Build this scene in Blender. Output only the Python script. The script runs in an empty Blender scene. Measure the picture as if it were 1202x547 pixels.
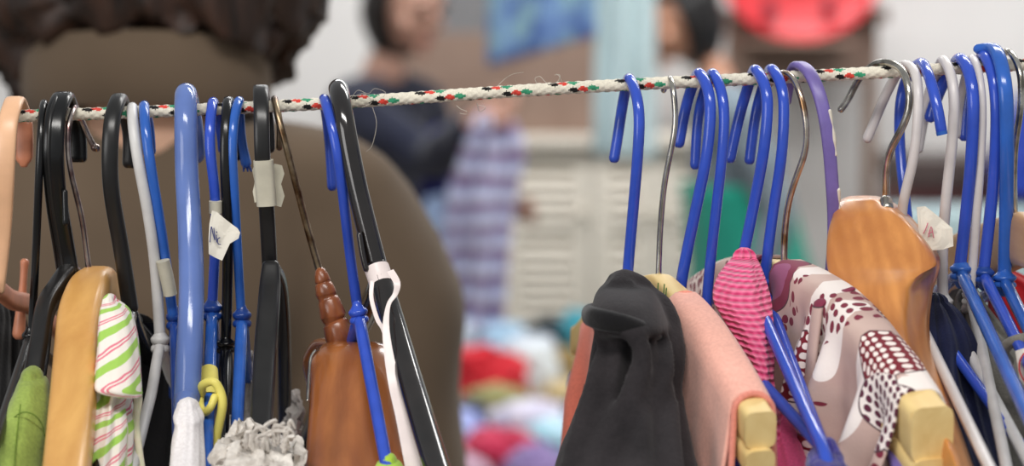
import bpy, bmesh, math, random
from mathutils import Vector, Matrix, noise, Euler
random.seed(7)
sc = bpy.context.scene
COL = sc.collection
# ------------------------------------------------------------------ camera
F, CX, CY = 2750.0, 601.0, 273.5
PITCH = math.radians(5.0)
CAM = Vector((0, 0, 1.45))
RX = Vector((1, 0, 0))
FW = Vector((0, math.cos(PITCH), -math.sin(PITCH)))
UP = Vector((0, math.sin(PITCH), math.cos(PITCH)))
ZZ = Vector((0, 0, 1))
def W(px, py, d):
    return CAM + RX * ((px - CX) / F * d) + UP * ((CY - py) / F * d) + FW * d
cd = bpy.data.cameras.new('camera'); cam = bpy.data.objects.new('camera', cd); COL.objects.link(cam)
cam.location = CAM; cam.rotation_euler = (math.radians(90) - PITCH, 0, 0)
cd.sensor_width = 36; cd.lens = F / 1202 * 36
cd.clip_start = 0.05; cd.clip_end = 60
cd.dof.use_dof = True; cd.dof.focus_distance = 0.975; cd.dof.aperture_fstop = 7.5
sc.camera = cam
sc.view_settings.view_transform = 'Standard'
sc.view_settings.look = 'None'
sc.view_settings.exposure = 0.0

# ------------------------------------------------------------------ materials
def s2l(c):
    return tuple(((v / 12.92) if v <= 0.04045 else ((v + 0.055) / 1.055) ** 2.4) for v in [x / 255 for x in c])
def rgba(c): return (*s2l(c), 1.0)
class NT:
    def __init__(s, name):
        s.m = bpy.data.materials.new(name); s.m.use_nodes = True
        s.t = s.m.node_tree; s.b = s.t.nodes['Principled BSDF']
    def n(s, typ, **kw):
        nd = s.t.nodes.new(typ)
        for k, v in kw.items():
            if k.startswith('i_'):
                nd.inputs[k[2:].replace('_', ' ')].default_value = v
            else: setattr(nd, k, v)
        return nd
    def l(s, a, b): s.t.links.new(a, b)
    def coord(s, which='Object', scale=(1, 1, 1), rot=(0, 0, 0)):
        tc = s.n('ShaderNodeTexCoord'); mp = s.n('ShaderNodeMapping')
        mp.inputs['Scale'].default_value = scale; mp.inputs['Rotation'].default_value = rot
        s.l(tc.outputs[which], mp.inputs['Vector']); return mp.outputs['Vector']
    def ramp(s, fac, stops, interp='LINEAR'):
        r = s.n('ShaderNodeValToRGB'); e = r.color_ramp; e.interpolation = interp
        while len(e.elements) < len(stops): e.elements.new(0.5)
        for i, (p, c) in enumerate(stops):
            e.elements[i].position = p; e.elements[i].color = rgba(c)
        s.l(fac, r.inputs['Fac']); return r.outputs['Color']
    def mix(s, fac, a, b, blend='MIX'):
        m = s.n('ShaderNodeMix', data_type='RGBA', blend_type=blend)
        if isinstance(fac, (int, float)): m.inputs[0].default_value = fac
        else: s.l(fac, m.inputs[0])
        for v, k in ((a, 6), (b, 7)):
            if isinstance(v, tuple): m.inputs[k].default_value = rgba(v)
            else: s.l(v, m.inputs[k])
        return m.outputs[2]
    def math(s, op, a, b=None, clamp=False):
        m = s.n('ShaderNodeMath', operation=op, use_clamp=clamp)
        for i, v in enumerate((a, b)):
            if v is None: continue
            if isinstance(v, (int, float)): m.inputs[i].default_value = v
            else: s.l(v, m.inputs[i])
        return m.outputs[0]
    def bump(s, h, strength=0.3, dist=0.001):
        b = s.n('ShaderNodeBump'); b.inputs['Strength'].default_value = strength; b.inputs['Distance'].default_value = dist
        s.l(h, b.inputs['Height']); s.l(b.outputs['Normal'], s.b.inputs['Normal'])
    def set(s, color=None, rough=None, metal=None, **kw):
        if color is not None:
            if isinstance(color, tuple): s.b.inputs['Base Color'].default_value = rgba(color)
            else: s.l(color, s.b.inputs['Base Color'])
        if rough is not None: s.b.inputs['Roughness'].default_value = rough
        if metal is not None: s.b.inputs['Metallic'].default_value = metal
        for k, v in kw.items(): s.b.inputs[k.replace('_', ' ')].default_value = v
        return s.m
def lerp3(a, b, t): return tuple(a[i] + (b[i] - a[i]) * t for i in range(3))
def dark(c, k): return tuple(v * k for v in c)
def plastic(name, c, rough=0.28, var=0.12, spec=0.5, coat=0.0):
    t = NT(name)
    nz = t.n('ShaderNodeTexNoise', i_Scale=90.0, i_Detail=4.0); t.l(t.coord(), nz.inputs['Vector'])
    col = t.ramp(nz.outputs['Fac'], [(0.3, dark(c, 1 - var)), (0.7, c)])
    nz2 = t.n('ShaderNodeTexNoise', i_Scale=500.0, i_Detail=2.0); t.l(t.coord(), nz2.inputs['Vector'])
    t.bump(nz2.outputs['Fac'], 0.04, 0.0004)
    return t.set(col, rough, Specular_IOR_Level=spec, Coat_Weight=coat, Coat_Roughness=0.15)
def metal(name, c, rough=0.25, c2=None):
    t = NT(name)
    nz = t.n('ShaderNodeTexNoise', i_Scale=120.0, i_Detail=5.0); t.l(t.coord(), nz.inputs['Vector'])
    col = t.ramp(nz.outputs['Fac'], [(0.4, c), (0.62, c2 or dark(c, 0.8))])
    return t.set(col, rough, 1.0)
def wood(name, c1, c2, scale=60, rough=0.35, rot=(0, 0, 0), stretch=(1, 0.12, 1), coat=0.2, contrast=0.5):
    t = NT(name)
    v = t.coord('Object', stretch, rot)
    nz = t.n('ShaderNodeTexNoise', i_Scale=float(scale), i_Detail=8.0, i_Roughness=0.6, i_Distortion=0.6); t.l(v, nz.inputs['Vector'])
    w = t.n('ShaderNodeTexWave', i_Scale=float(scale) * 0.9, i_Distortion=6.0, i_Detail=3.0); t.l(v, w.inputs['Vector'])
    a = t.ramp(nz.outputs['Fac'], [(0.32, c2), (0.6, c1)])
    b = t.mix(t.math('MULTIPLY', w.outputs['Fac'], contrast * 0.5), a, c2)
    t.bump(nz.outputs['Fac'], 0.05, 0.0006)
    return t.set(b, rough, Coat_Weight=coat, Coat_Roughness=0.2)
def cloth(name, c, weave=900, bump=0.25, var=0.18, sheen=0.2, rough=0.9, fuzz=60, c2=None):
    t = NT(name)
    nz = t.n('ShaderNodeTexNoise', i_Scale=float(fuzz), i_Detail=5.0); t.l(t.coord(), nz.inputs['Vector'])
    fine = t.n('ShaderNodeTexNoise', i_Scale=float(weave), i_Detail=2.0); t.l(t.coord(), fine.inputs['Vector'])
    a = t.ramp(nz.outputs['Fac'], [(0.3, c2 or dark(c, 1 - var)), (0.7, c)])
    col = t.mix(0.22, a, t.ramp(fine.outputs['Fac'], [(0.35, dark(c, 0.78)), (0.65, tuple(min(255, v * 1.12) for v in c))]))
    t.bump(fine.outputs['Fac'], bump, 0.0008)
    return t.set(col, rough, Sheen_Weight=sheen, Sheen_Roughness=0.5, Specular_IOR_Level=0.15)
M = {}
M['blue'] = plastic('blue_plastic', (52, 84, 194), 0.16, 0.08)
M['blue_mid'] = plastic('mid_blue_plastic', (48, 100, 190), 0.18, 0.1)
M['blue_deep'] = plastic('deep_blue_plastic', (30, 68, 150), 0.28, 0.15)
M['peri'] = plastic('periwinkle_plastic', (100, 124, 186), 0.13, 0.06)
M['white'] = plastic('white_plastic', (212, 206, 204), 0.35, 0.06)
M['greywhite'] = plastic('greyed_white_plastic', (214, 212, 210), 0.4, 0.08)
M['black'] = plastic('black_plastic', (15, 15, 16), 0.22, 0.2)
M['blackmat'] = plastic('charcoal_plastic', (31, 30, 30), 0.3, 0.25)
M['blackbrown'] = plastic('smoky_black_plastic', (34, 29, 28), 0.09, 0.35, 0.6, 0.5)
M['peach'] = plastic('peach_plastic', (240, 190, 150), 0.35, 0.06)
M['peachdark'] = plastic('translucent_peach_plastic', (214, 138, 104), 0.4, 0.15)
M['lav'] = plastic('lavender_plastic', (122, 106, 176), 0.4, 0.15)
M['chip'] = plastic('bare_white_plastic', (224, 216, 200), 0.6, 0.1)
M['silver'] = metal('silver_wire', (205, 200, 190), 0.22)
M['bronze'] = metal('tarnished_wire', (170, 150, 122), 0.3, (96, 70, 48))
M['purplewire'] = metal('tarnished_silver_wire', (190, 178, 172), 0.25, (112, 84, 84))
M['rustwire'] = metal('copper_tinged_wire', (206, 196, 184), 0.25, (150, 116, 84))
M['greywire'] = metal('dull_grey_wire', (206, 202, 194), 0.22, (128, 122, 112))
M['w_yellow'] = wood('honey_wood', (224, 172, 98), (202, 146, 76), 40, 0.38)
M['w_brown'] = wood('brown_lacquered_wood', (172, 104, 52), (118, 62, 26), 34, 0.2, (0, 0, 0.2), (1, 0.2, 0.12), 0.6, .8)
M['w_finial'] = wood('turned_wood', (158, 90, 50), (92, 46, 24), 70, 0.3, stretch=(1, 1, .15))
M['w_light'] = wood('pale_pine', (234, 206, 142), (216, 182, 116), 50, 0.55, coat=0.0)
M['w_orange'] = wood('varnished_orange_wood', (216, 146, 78), (176, 108, 52), 60, 0.3, (0.25, 0.3, 0), (1, 0.3, 0.14), 0.35, 0.9)
M['w_tan'] = wood('tan_wood', (214, 172, 120), (190, 146, 94), 40, 0.5)
M['paper'] = plastic('paper', (232, 226, 212), 0.8, 0.06)
M['tape'] = plastic('masking_tape', (206, 200, 180), 0.6, 0.12)
M['ink'] = plastic('blue_ink', (60, 66, 120), 0.6)
M['pinkink'] = plastic('pink_ink', (214, 120, 140), 0.6)
M['greenink'] = plastic('green_ink', (86, 128, 66), 0.7)

# ------------------------------------------------------------------ mesh helpers
def mk(name, verts, faces, mat, parent=None, uvs=None, smooth=True, mods=None, mats=None, midx=None, origin=None):
    """one mesh object; verts are world positions"""
    if parent is not None: org = parent.matrix_world.translation if parent.get('_org') is None else Vector(parent['_org'])
    else:
        if origin is None:
            xs = [v[0] for v in verts]; ys = [v[1] for v in verts]; zs = [v[2] for v in verts]
            origin = Vector(((min(xs) + max(xs)) / 2, (min(ys) + max(ys)) / 2, min(zs)))
        org = origin
    me = bpy.data.meshes.new(name)
    me.from_pydata([tuple(Vector(v) - org) for v in verts], [], faces)
    if uvs:
        ul = me.uv_layers.new(name='UVMap')
        for lp in me.loops: ul.data[lp.index].uv = uvs[lp.vertex_index]
    for m in (mats or [mat]): me.materials.append(m)
    if midx: me.polygons.foreach_set('material_index', midx)
    me.polygons.foreach_set('use_smooth', [smooth] * len(me.polygons))
    me.validate(); me.update()
    bm = bmesh.new(); bm.from_mesh(me); bmesh.ops.recalc_face_normals(bm, faces=bm.faces); bm.to_mesh(me); bm.free()
    if smooth: me.set_sharp_from_angle(angle=math.radians(52))
    o = bpy.data.objects.new(name, me); COL.objects.link(o)
    if parent is not None:
        o.parent = parent
        o['_org'] = tuple(org)
    else:
        o.location = org; o['_org'] = tuple(org)
    return o
def thing(name, loc, label, cat, group=None):
    o = bpy.data.objects.new(name, None); COL.objects.link(o); o.location = loc
    o.empty_display_size = 0.02
    o['_org'] = tuple(loc); o['label'] = label; o['category'] = cat
    if group: o['group'] = group
    return o
def tag(o, label, cat, group=None, kind=None):
    o['label'] = label; o['category'] = cat
    if group: o['group'] = group
    if kind: o['kind'] = kind
    return o
def struct(o, label=None, cat=None):
    o['kind'] = 'structure'
    if label: o['label'] = label
    if cat: o['category'] = cat
    return o
def cr(ps, t):
    """catmull-rom on a list of equal length tuples, t in 0..len-1"""
    n = len(ps); i = min(int(t), n - 2); f = t - i
    p0, p1, p2, p3 = ps[max(i - 1, 0)], ps[i], ps[i + 1], ps[min(i + 2, n - 1)]
    return tuple(0.5 * (2 * b + (c - a) * f + (2 * a - 5 * b + 4 * c - d) * f * f + (-a + 3 * b - 3 * c + d) * f ** 3)
                 for a, b, c, d in zip(p0, p1, p2, p3))
def frange(n): return [i / (n - 1) for i in range(n)]
def sweep(pts, rad, nseg=12, sub=5, ref=None, expo=2.0, closed=False, smooth_path=True, capround=True):
    """pts: Vectors; rad: per point r or (half width along ref, half height). returns verts, faces, uvs"""
    rr = [(r, r) if isinstance(r, (int, float)) else tuple(r) for r in rad]
    if len(rr) == 1: rr = rr * len(pts)
    data = [(*p, *r) for p, r in zip(pts, rr)]
    if closed: data = data + [data[0]]
    n = len(data)
    ts = [i / sub for i in range((n - 1) * sub + 1)]
    samp = [cr(data, t) if smooth_path else tuple(a + (b - a) * (t - min(int(t), n - 2)) for a, b in zip(data[min(int(t), n - 2)], data[min(int(t), n - 2) + 1])) for t in ts]
    P = [Vector(s[:3]) for s in samp]; Rr = [s[3:5] for s in samp]
    if closed: P = P[:-1]; Rr = Rr[:-1]
    m = len(P)
    T = []
    for i in range(m):
        a = P[(i - 1) % m] if (closed or i > 0) else P[i]; b = P[(i + 1) % m] if (closed or i < m - 1) else P[i]
        t = (b - a); T.append(t.normalized() if t.length > 1e-9 else (T[-1] if T else ZZ))
    verts, uvs, faces = [], [], []
    N = None
    rings = []
    for i in range(m):
        if ref is not None:
            x = ref - T[i] * ref.dot(T[i])
            if x.length < 0.15 and N is not None: x = N - T[i] * N.dot(T[i])
            N = x.normalized()
        else:
            if N is None:
                N = T[i].orthogonal().normalized()
            else:
                N = (N - T[i] * N.dot(T[i])).normalized()
        rings.append((P[i], N.copy(), T[i].cross(N), Rr[i]))
    def addring(c, X, Y, r, k=1.0, v=0.0):
        for j in range(nseg):
            a = 2 * math.pi * j / nseg + math.pi / nseg
            ca, sa = math.cos(a), math.sin(a)
            e = 2.0 / expo
            x = math.copysign(abs(ca) ** e, ca); y = math.copysign(abs(sa) ** e, sa)
            verts.append(c + X * (x * r[0] * k) + Y * (y * r[1] * k)); uvs.append((j / nseg, v))
    cnt = 0
    L = 0
    if not closed and capround:
        c, X, Y, r = rings[0]; rm = min(r)
        for k, o in ((0.45, 0.9), (0.85, 0.5)):
            addring(c - T[0] * rm * o * 0.9, X, Y, (r[0] - rm * (1 - k), r[1] - rm * (1 - k)), 1, 0); cnt += 1
    for i, (c, X, Y, r) in enumerate(rings):
        if i: L += (P[i] - P[i - 1]).length
        addring(c, X, Y, r, 1, L); cnt += 1
    if not closed and capround:
        c, X, Y, r = rings[-1]; rm = min(r)
        for k, o in ((0.85, 0.5), (0.45, 0.9)):
            addring(c + T[-1] * rm * o * 0.9, X, Y, (r[0] - rm * (1 - k), r[1] - rm * (1 - k)), 1, L); cnt += 1
    for i in range(cnt if closed else cnt - 1):
        for j in range(nseg):
            a = i * nseg + j; b = i * nseg + (j + 1) % nseg; c = ((i + 1) % cnt) * nseg
            faces.append((a, b, c + (j + 1) % nseg, c + j))
    if not closed:
        faces.append(tuple(range(nseg))[::-1]); faces.append(tuple((cnt - 1) * nseg + j for j in range(nseg)))
    return verts, faces, uvs
def merge(*parts):
    V, Fc, U = [], [], []
    for v, f, u in parts:
        o = len(V); V += list(v); Fc += [tuple(i + o for i in x) for x in f]; U += list(u) if u else [(0, 0)] * len(v)
    return V, Fc, U
def tube(name, pts, rad, mat, parent=None, **kw):
    v, f, u = sweep(pts, rad, **kw)
    return mk(name, v, f, mat, parent, u)
def box(c, size, rot=None):
    v = []
    for x in (-.5, .5):
        for y in (-.5, .5):
            for z in (-.5, .5):
                p = Vector((x * size[0], y * size[1], z * size[2]))
                if rot: p = rot @ p
                v.append(Vector(c) + p)
    f = [(0, 1, 3, 2), (4, 6, 7, 5), (0, 4, 5, 1), (2, 3, 7, 6), (0, 2, 6, 4), (1, 5, 7, 3)]
    return v, f, [(0, 0)] * 8
def bev(o, w=0.002, seg=2):
    m = o.modifiers.new('bevel', 'BEVEL'); m.width = w; m.segments = seg; m.limit_method = 'ANGLE'
    return o
def nz(p, s, seed=0.0): return noise.noise(Vector((p[0] * s + seed * 13.7, p[1] * s - seed * 5.1, p[2] * s + seed * 3.3)))
def loft(rings, nseg=64, sub=6, expo=2.2, fold=0.0, nf=7, seed=0, rough=0.0, rs=60, bottom=False, twist=0.0, top=True):
    """horizontal-ish rings given as (py, xl, xr, depth, half thickness m[, fold scale]) from top to bottom"""
    rows = [r if len(r) == 6 else (*r, 1.0) for r in rings]
    n = len(rows); ts = [i / sub for i in range((n - 1) * sub + 1)]
    V, Fc, U = [], [], []
    cnt = 0
    def ring(py, xl, xr, d, th, fs, k, v, lift=0.0):
        c = W((xl + xr) / 2, py, d); hw = (xr - xl) / 2 / F * d
        for j in range(nseg):
            a = 2 * math.pi * j / nseg; ca, sa = math.cos(a), math.sin(a); e = 2 / expo
            x = math.copysign(abs(ca) ** e, ca); y = math.copysign(abs(sa) ** e, sa)
            f = 1.0
            p = c + RX * (x * hw * k) + Vector((0, 1, 0)) * (y * th * k) + ZZ * lift
            if fold:
                s = math.sin(nf * a + seed + twist * v * 20 + 1.3 * math.sin(2 * a + seed * 2 + v * 9)) + 0.5 * math.sin((nf * 2 + 1) * a + seed * 3 + v * 14)
                q = fold * fs * s
                p += (RX * x * 0.4 + Vector((0, 1, 0)) * y).normalized() * q * k if (abs(x) + abs(y)) > 0 else Vector()
            if rough:
                p += Vector((nz(p, rs, seed), nz(p, rs, seed + 5), nz(p, rs, seed + 9))) * rough
            V.append(p); U.append((j / nseg * 2 * (hw + th), v))
    v = 0.0; prev = None
    if top:
        r0 = rows[0]; hh = min((r0[2] - r0[1]) / 2 / F * r0[3], r0[4])
        for k, o in ((0.3, 0.95), (0.7, 0.7), (0.92, 0.35)):
            ring(*r0, k, -hh * o, hh * o); cnt += 1
    for t in ts:
        r = cr(rows, t)
        c = W((r[1] + r[2]) / 2, r[0], r[3])
        if prev is not None: v += (c - prev).length
        prev = c
        ring(*r, 1.0, v); cnt += 1
    for i in range(cnt - 1):
        for j in range(nseg):
            a = i * nseg + j; b = i * nseg + (j + 1) % nseg
            Fc.append((a, a + nseg, b + nseg, b))
    if top: Fc.append(tuple(range(nseg)))
    if bottom: Fc.append(tuple((cnt - 1) * nseg + j for j in range(nseg))[::-1])
    return V, Fc, U
def drape(N, E, t0, t1, w, hang, flare=0.004, fold=0.003, nfold=4, seed=0, nu=70, nv=90, over=0.0, drop=None, rise=0.0):
    """cloth laid over an arm N->E (world points), hanging both sides"""
    D = E - N; h = Vector((D.x, D.y, 0)).normalized(); s = Vector((-h.y, h.x, 0))
    if s.x < 0: s = -s
    V, Fc, U = [], [], []
    top = w * math.pi
    tot = hang * 2 + top
    for i in range(nu):
        u = t0 + (t1 - t0) * i / (nu - 1)
        if drop: pz = drop(u)
        else: pz = 0.0
        P = N + D * u + ZZ * pz
        for j in range(nv):
            q = j / (nv - 1) * tot - tot / 2
            if abs(q) <= top / 2:
                a = q / w; sa, ca = math.sin(a), math.cos(a); off = w * math.copysign(abs(sa) ** .62, sa); z = w * abs(ca) ** .62; dep = 0
            else:
                dep = abs(q) - top / 2; sg = math.copysign(1, q)
                k = min(1, dep / 0.03)
                fl = fold * k * (math.sin(nfold * 2 * math.pi * u + seed + 3 * dep) + 0.6 * math.sin(nfold * 4.7 * u * 2 + seed * 2 + sg) + 0.8 * noise.noise(Vector((u * 5 + seed, dep * 9, sg))))
                off = sg * (w + flare * dep / 0.1) + fl; z = -dep
            sl = 0.0
            p = P + s * off + ZZ * z
            p += h * (0.0015 * noise.noise(Vector((q * 60, u * 8, seed))))
            V.append(p); U.append((u * D.length, q))
    for i in range(nu - 1):
        for j in range(nv - 1):
            a = i * nv + j; Fc.append((a, a + 1, a + nv + 1, a + nv))
    return V, Fc, U
def solid(o, t=0.0014):
    m = o.modifiers.new('thickness', 'SOLIDIFY'); m.thickness = t; m.offset = 0
    return o

# ------------------------------------------------------------------ hanger helpers
def interp(xs, ys, x):
    if x <= xs[0]: return ys[0]
    for i in range(len(xs) - 1):
        if x <= xs[i + 1]:
            t = (x - xs[i]) / max(1e-9, xs[i + 1] - xs[i]); return ys[i] + (ys[i + 1] - ys[i]) * t
    return ys[-1]
D0 = 1.0
def hookpath(tail, top, shank, hc=50, bulge=0.018, tb=0.020, dn=0.0, d0=D0):
    """tail: px points from under the top to the free end; shank: px points from top to neck. Returns Vectors tail end -> neck"""
    pts = []
    def side(lst, sg, amp, decay):
        hs = [0] + [p[1] - top[1] for p in lst]; xs = [top[0]] + [p[0] for p in lst]
        H = hs[-1]; res = []
        cand = [hc * (1 - math.cos(math.radians(a))) for a in (28, 52, 74)]
        cand = [c for c in cand if c < H - 6]
        allh = sorted(set(cand + [h for h in hs[1:] if h > (cand[-1] + 8 if cand else 0)] ))
        for h in allh:
            k = math.sqrt(max(0, 1 - (1 - min(h, hc) / hc) ** 2))
            off = amp * k
            if decay and h > hc:
                t = (h - hc) / max(1, H - hc); off = amp * (0.5 + 0.5 * math.cos(math.pi * t)) + dn * (0.5 - 0.5 * math.cos(math.pi * t)) * sg
                off = amp * (0.5 + 0.5 * math.cos(math.pi * t)) + dn * (0.5 - 0.5 * math.cos(math.pi * t))
            # smooth x near the top so that the bend is round
            x = interp(hs, xs, h)
            res.append((x, top[1] + h, d0 + off))
        return res
    tl = side(tail, 1, tb, False); sh = side(shank, -1, -bulge, True)
    seq = tl[::-1] + [(top[0], top[1], d0)] + sh
    res = [W(*p) for p in seq]
    # resample evenly, relax, thin out
    data = [tuple(p) for p in res]; den = [Vector(cr(data, i / 6)) for i in range((len(data) - 1) * 6 + 1)]
    cum = [0.0]
    for a, b in zip(den, den[1:]): cum.append(cum[-1] + (b - a).length)
    n = 44; out = []; k = 0
    for i in range(n):
        t = cum[-1] * i / (n - 1)
        while k < len(cum) - 2 and cum[k + 1] < t: k += 1
        f = (t - cum[k]) / max(1e-9, cum[k + 1] - cum[k]); out.append(den[k].lerp(den[k + 1], min(1, f)))
    zt = max(p.z for p in out)
    for _ in range(5): out = [out[0]] + [(out[i - 1] + out[i] * 2 + out[i + 1]) / 4 for i in range(1, n - 1)] + [out[-1]]
    dz = zt - max(p.z for p in out)
    z0 = out[-1].z
    out = [p + ZZ * dz * max(0, min(1, (p.z - (zt - .03)) / .03)) for p in out]
    return out
def pr(w, d=1.0): return w / 2 / F * d
def hook(root, tail, top, shank, w, mat, w2=None, flat=None, name='hook', expo=2.0, nseg=12, **kw):
    P = hookpath(tail, top, shank, **kw)
    n = len(P)
    rs = []
    for i in range(n):
        ww = w + ((w2 or w) - w) * i / (n - 1)
        rs.append((pr(ww), pr(flat) if flat else pr(ww)))
    tube(name, P, rs, mat, root, ref=RX if flat else None, expo=expo, nseg=nseg, sub=2)
    return P
def knob(root, p, mat, r=10, name='neck_collar', axis=ZZ, hgt=24):
    prof = [(-1, .55), (-.75, .7), (-.5, 1.0), (-.2, .98), (0, .8), (.15, .95), (.45, 1.02), (.7, .75), (1, .5)]
    pts = [p + axis * (a * hgt / 2 / F) for a, _ in prof]
    return tube(name, pts, [b * r / F for _, b in prof], mat, root, nseg=14, sub=3)
def mirror(n, p, k=1.0):
    return Vector((n.x - (p.x - n.x) * k, n.y - (p.y - n.y) * k, p.z))
def arms(root, n, thru, w, mat, L=0.2, bar=True, name='shoulder_frame', w_end=None, backk=1.0, front=True, back=True, mid=None, flat=None):
    """triangle of a wire or tube hanger: n neck point, thru px/depth the front arm passes"""
    t = W(*thru); d = t - n; hl = math.hypot(d.x, d.y); Fp = n + d * (L / hl)
    Bp = mirror(n, Fp, backk)
    r = pr(w)
    if bar:
        dn = Vector((0, 0, -0.012)); h = (Fp - n); h.z = 0; h.normalize()
        pts = [n + d * (0.003 / hl), n + (Fp - n) * 0.25, n + (Fp - n) * .5, n + (Fp - n) * .75, n + (Fp - n) * .95, Fp + dn * .9 + h * 0.004, Fp + dn * 2 - h * 0.02,
               (Fp + Bp) / 2 + dn * 2, Bp + dn * 2 + h * 0.02, Bp + dn * .9 - h * 0.004, n + (Bp - n) * .95, n + (Bp - n) * .75, n + (Bp - n) * .5, n + (Bp - n) * .25, n + (Bp - n) * .02]
        tube(name, pts, [r], mat, root, nseg=10, sub=4)
    return Fp, Bp

# ================================================================== ROPE
def rope():
    xs0, xs1 = -420.0, 1660.0
    def ry(x):   # rope line in the photo
        return interp([-420, 0, 130, 300, 420, 600, 740, 900, 1050, 1202, 1660], [142, 137, 133, 126, 119.5, 107, 99, 92, 84, 76, 50], x)
    def sm(x): return sum(ry(x + k) for k in (-60, -40, -20, 0, 20, 40, 60)) / 7
    n = 2080; ns = 28; V, Fc, mi = [], [], []
    r0 = 7.0 / F
    per = 11.5  # px of one braid pick
    K = 6
    for i in range(n + 1):
        x = xs0 + (xs1 - xs0) * i / n
        c = W(x, sm(x), 1.0); c.y += 0.0
        for j in range(ns):
            a = 2 * math.pi * j / ns
            u = x / per + K * a / (2 * math.pi); v = x / per - K * a / (2 * math.pi)
            hgt = abs(math.sin(math.pi * u)) * abs(math.sin(math.pi * v))
            r = r0 * (0.95 + 0.14 * hgt ** 0.7)
            V.append(c + Vector((0, -math.cos(a) * r, math.sin(a) * r)))
    P = 78.0
    for i in range(n):
        x = xs0 + (xs1 - xs0) * (i + .5) / n
        for j in range(ns):
            a = 2 * math.pi * (j + .5) / ns
            if a > math.pi: a -= 2 * math.pi
            Fc.append((i * ns + j, i * ns + (j + 1) % ns, (i + 1) * ns + (j + 1) % ns, (i + 1) * ns + j))
            m = 0
            for (th, ph) in ((0.95, 0.0), (-0.30, 24.0), (2.2, 44.0), (-1.6, 60.0), (-2.7, 10.0)):
                for q, mm in ((-1, 1), (0, 2), (1, 3)):
                    xc = ((x - 505 - ph - q * 11.0 + P / 2) % P) - P / 2
                    tc = th + q * 0.10
                    da = (a - tc + math.pi) % (2 * math.pi) - math.pi
                    if abs(xc + da * 3) / 8.0 + abs(da) / 0.58 < 1.0: m = mm
            mi.append(m)
    cream = cloth('cream_rope_yarn', (234, 226, 208), 1500, 0.25, 0.08, 0.2)
    mats = [cream, cloth('black_tracer_yarn', (28, 26, 26), 1500), cloth('red_tracer_yarn', (226, 74, 62), 1500), cloth('green_tracer_yarn', (64, 158, 118), 1500)]
    o = mk('rope', V, Fc, None, None, None, True, mats=mats, midx=mi)
    tag(o, 'cream braided rope with red, black and green flecks, stretched across the scene carrying the hangers', 'rope')
    fz = cloth('loose_fibre', (206, 198, 184), 1500)
    for pts in ([(584, 101), (592, 93), (602, 87), (614, 85)], [(630, 98), (628, 92), (634, 90), (640, 96), (646, 99), (655, 95), (657, 88), (651, 88)], [(660, 98), (657, 90), (653, 87)],
                [(536, 124), (541, 128), (548, 131), (547, 134), (540, 133)], [(560, 121), (563, 131), (570, 126), (560, 123)],
                [(412, 116), (420, 106), (432, 110), (440, 104), (452, 108), (450, 114)], [(425, 126), (436, 120), (428, 110), (418, 112)], [(437, 125), (442, 145), (437, 170), (430, 178)]):
        tube('stray_fibre', [W(x, y, 0.996 - 0.004 * random.random()) for x, y in pts], [0.00012], fz, o, nseg=5, sub=6)
    return o
ROPE = rope()

# ================================================================== LEFT GROUP OF HANGERS
G_L = None
def newh(name, top, label, group=None):
    return thing(name, W(top[0], top[1], 1.0), label, 'hanger', group or 'hangers hung along the rope')
# --- L1 peach hanger at the left edge
t = newh('plastic_hanger', (17, 115), 'peach plastic hanger with broad hook at the far left end of the rope')
hook(t, [(28, 140), (28, 168)], (18, 117), [(9, 140), (6, 200), (2, 270), (-6, 340)], 23, M['peach'], flat=9, expo=3, name='hook')
tube('hook_tip', [W(28, 145, 1.0165), W(28, 172, 1.0165), W(28, 186, 1.0165), W(28, 193, 1.0165)], [(pr(21), pr(11)), (pr(22), pr(11)), (pr(20), pr(11)), (pr(10), pr(8))], M['peachdark'], t, ref=RX, expo=3)
n1 = W(-6, 340, 1.0)
pb = [W(-60, 420, .90), W(-30, 360, .97), n1, W(14, 352, 1.02), W(40, 361, 1.05), W(75, 400, 1.12), W(100, 470, 1.18)]
tube('shoulder_bar', pb, [(pr(14), pr(24))] * 7, M['peachdark'], t, ref=RX, expo=3)
tube('strap_peg', [W(22, 392, 1.035), W(26, 350, 1.035), W(28, 322, 1.035), W(29, 308, 1.035)], [pr(16), pr(11), pr(9), pr(11)], M['peachdark'], t)
# --- L2 thin black
t = newh('wire_hanger', (50, 124), 'thin black coated wire hanger second from the left end, beside the peach hanger')
hook(t, [(62, 160), (63, 190)], (52, 121), [(49, 140), (46, 200), (42, 300), (37, 395)], 9.5, M['black'], dn=-0.004)
n = W(35, 398, .996); knob(t, n, M['black'], 9)
arms(t, n, (8, 480, .93), 13, M['blackmat'])
# --- L3 wide black plastic hanger
t = newh('plastic_hanger', (73, 106), 'broad glossy black plastic hanger with grooved hook, behind the green sleeve')
P = hook(t, [(90, 150), (91, 186)], (75, 113), [(65, 130), (62, 180), (66, 235), (75, 290), (80, 322)], 23, M['black'], w2=26, flat=12, expo=3.2, nseg=20, hc=56)
rib = [p + Vector((0, -0.0019 , 0.0008)) for i, p in enumerate(P)]
tube('hook_ridge', [p + Vector((-0.0015, 0, 0)) for p in rib[14:-1:2]], [pr(5)], M['blackmat'], t, nseg=8)
tube('hook_stub', [W(76, 225, .985), W(77, 262, .985)], [pr(7)], M['black'], t)
n3 = W(80, 322, 1.0)
for k in (1, -1):
    pts = [W(80, 318, 1.0), W(68, 337, .99), W(53, 364, .975), W(47, 405, .96), W(41, 440, .95), W(37, 470, .942), W(33, 505, .936)]
    if k < 0: pts = [mirror(n3, p) for p in pts]
    tube('arm', pts, [(pr(20), pr(22)), (pr(20), pr(26)), (pr(21), pr(28)), (pr(22), pr(30)), (pr(24), pr(28)), (pr(24), pr(26)), (pr(22), pr(24))], M['black'] if k < 0 else M['blackmat'], t, ref=RX, expo=3.4, nseg=16)
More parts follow.
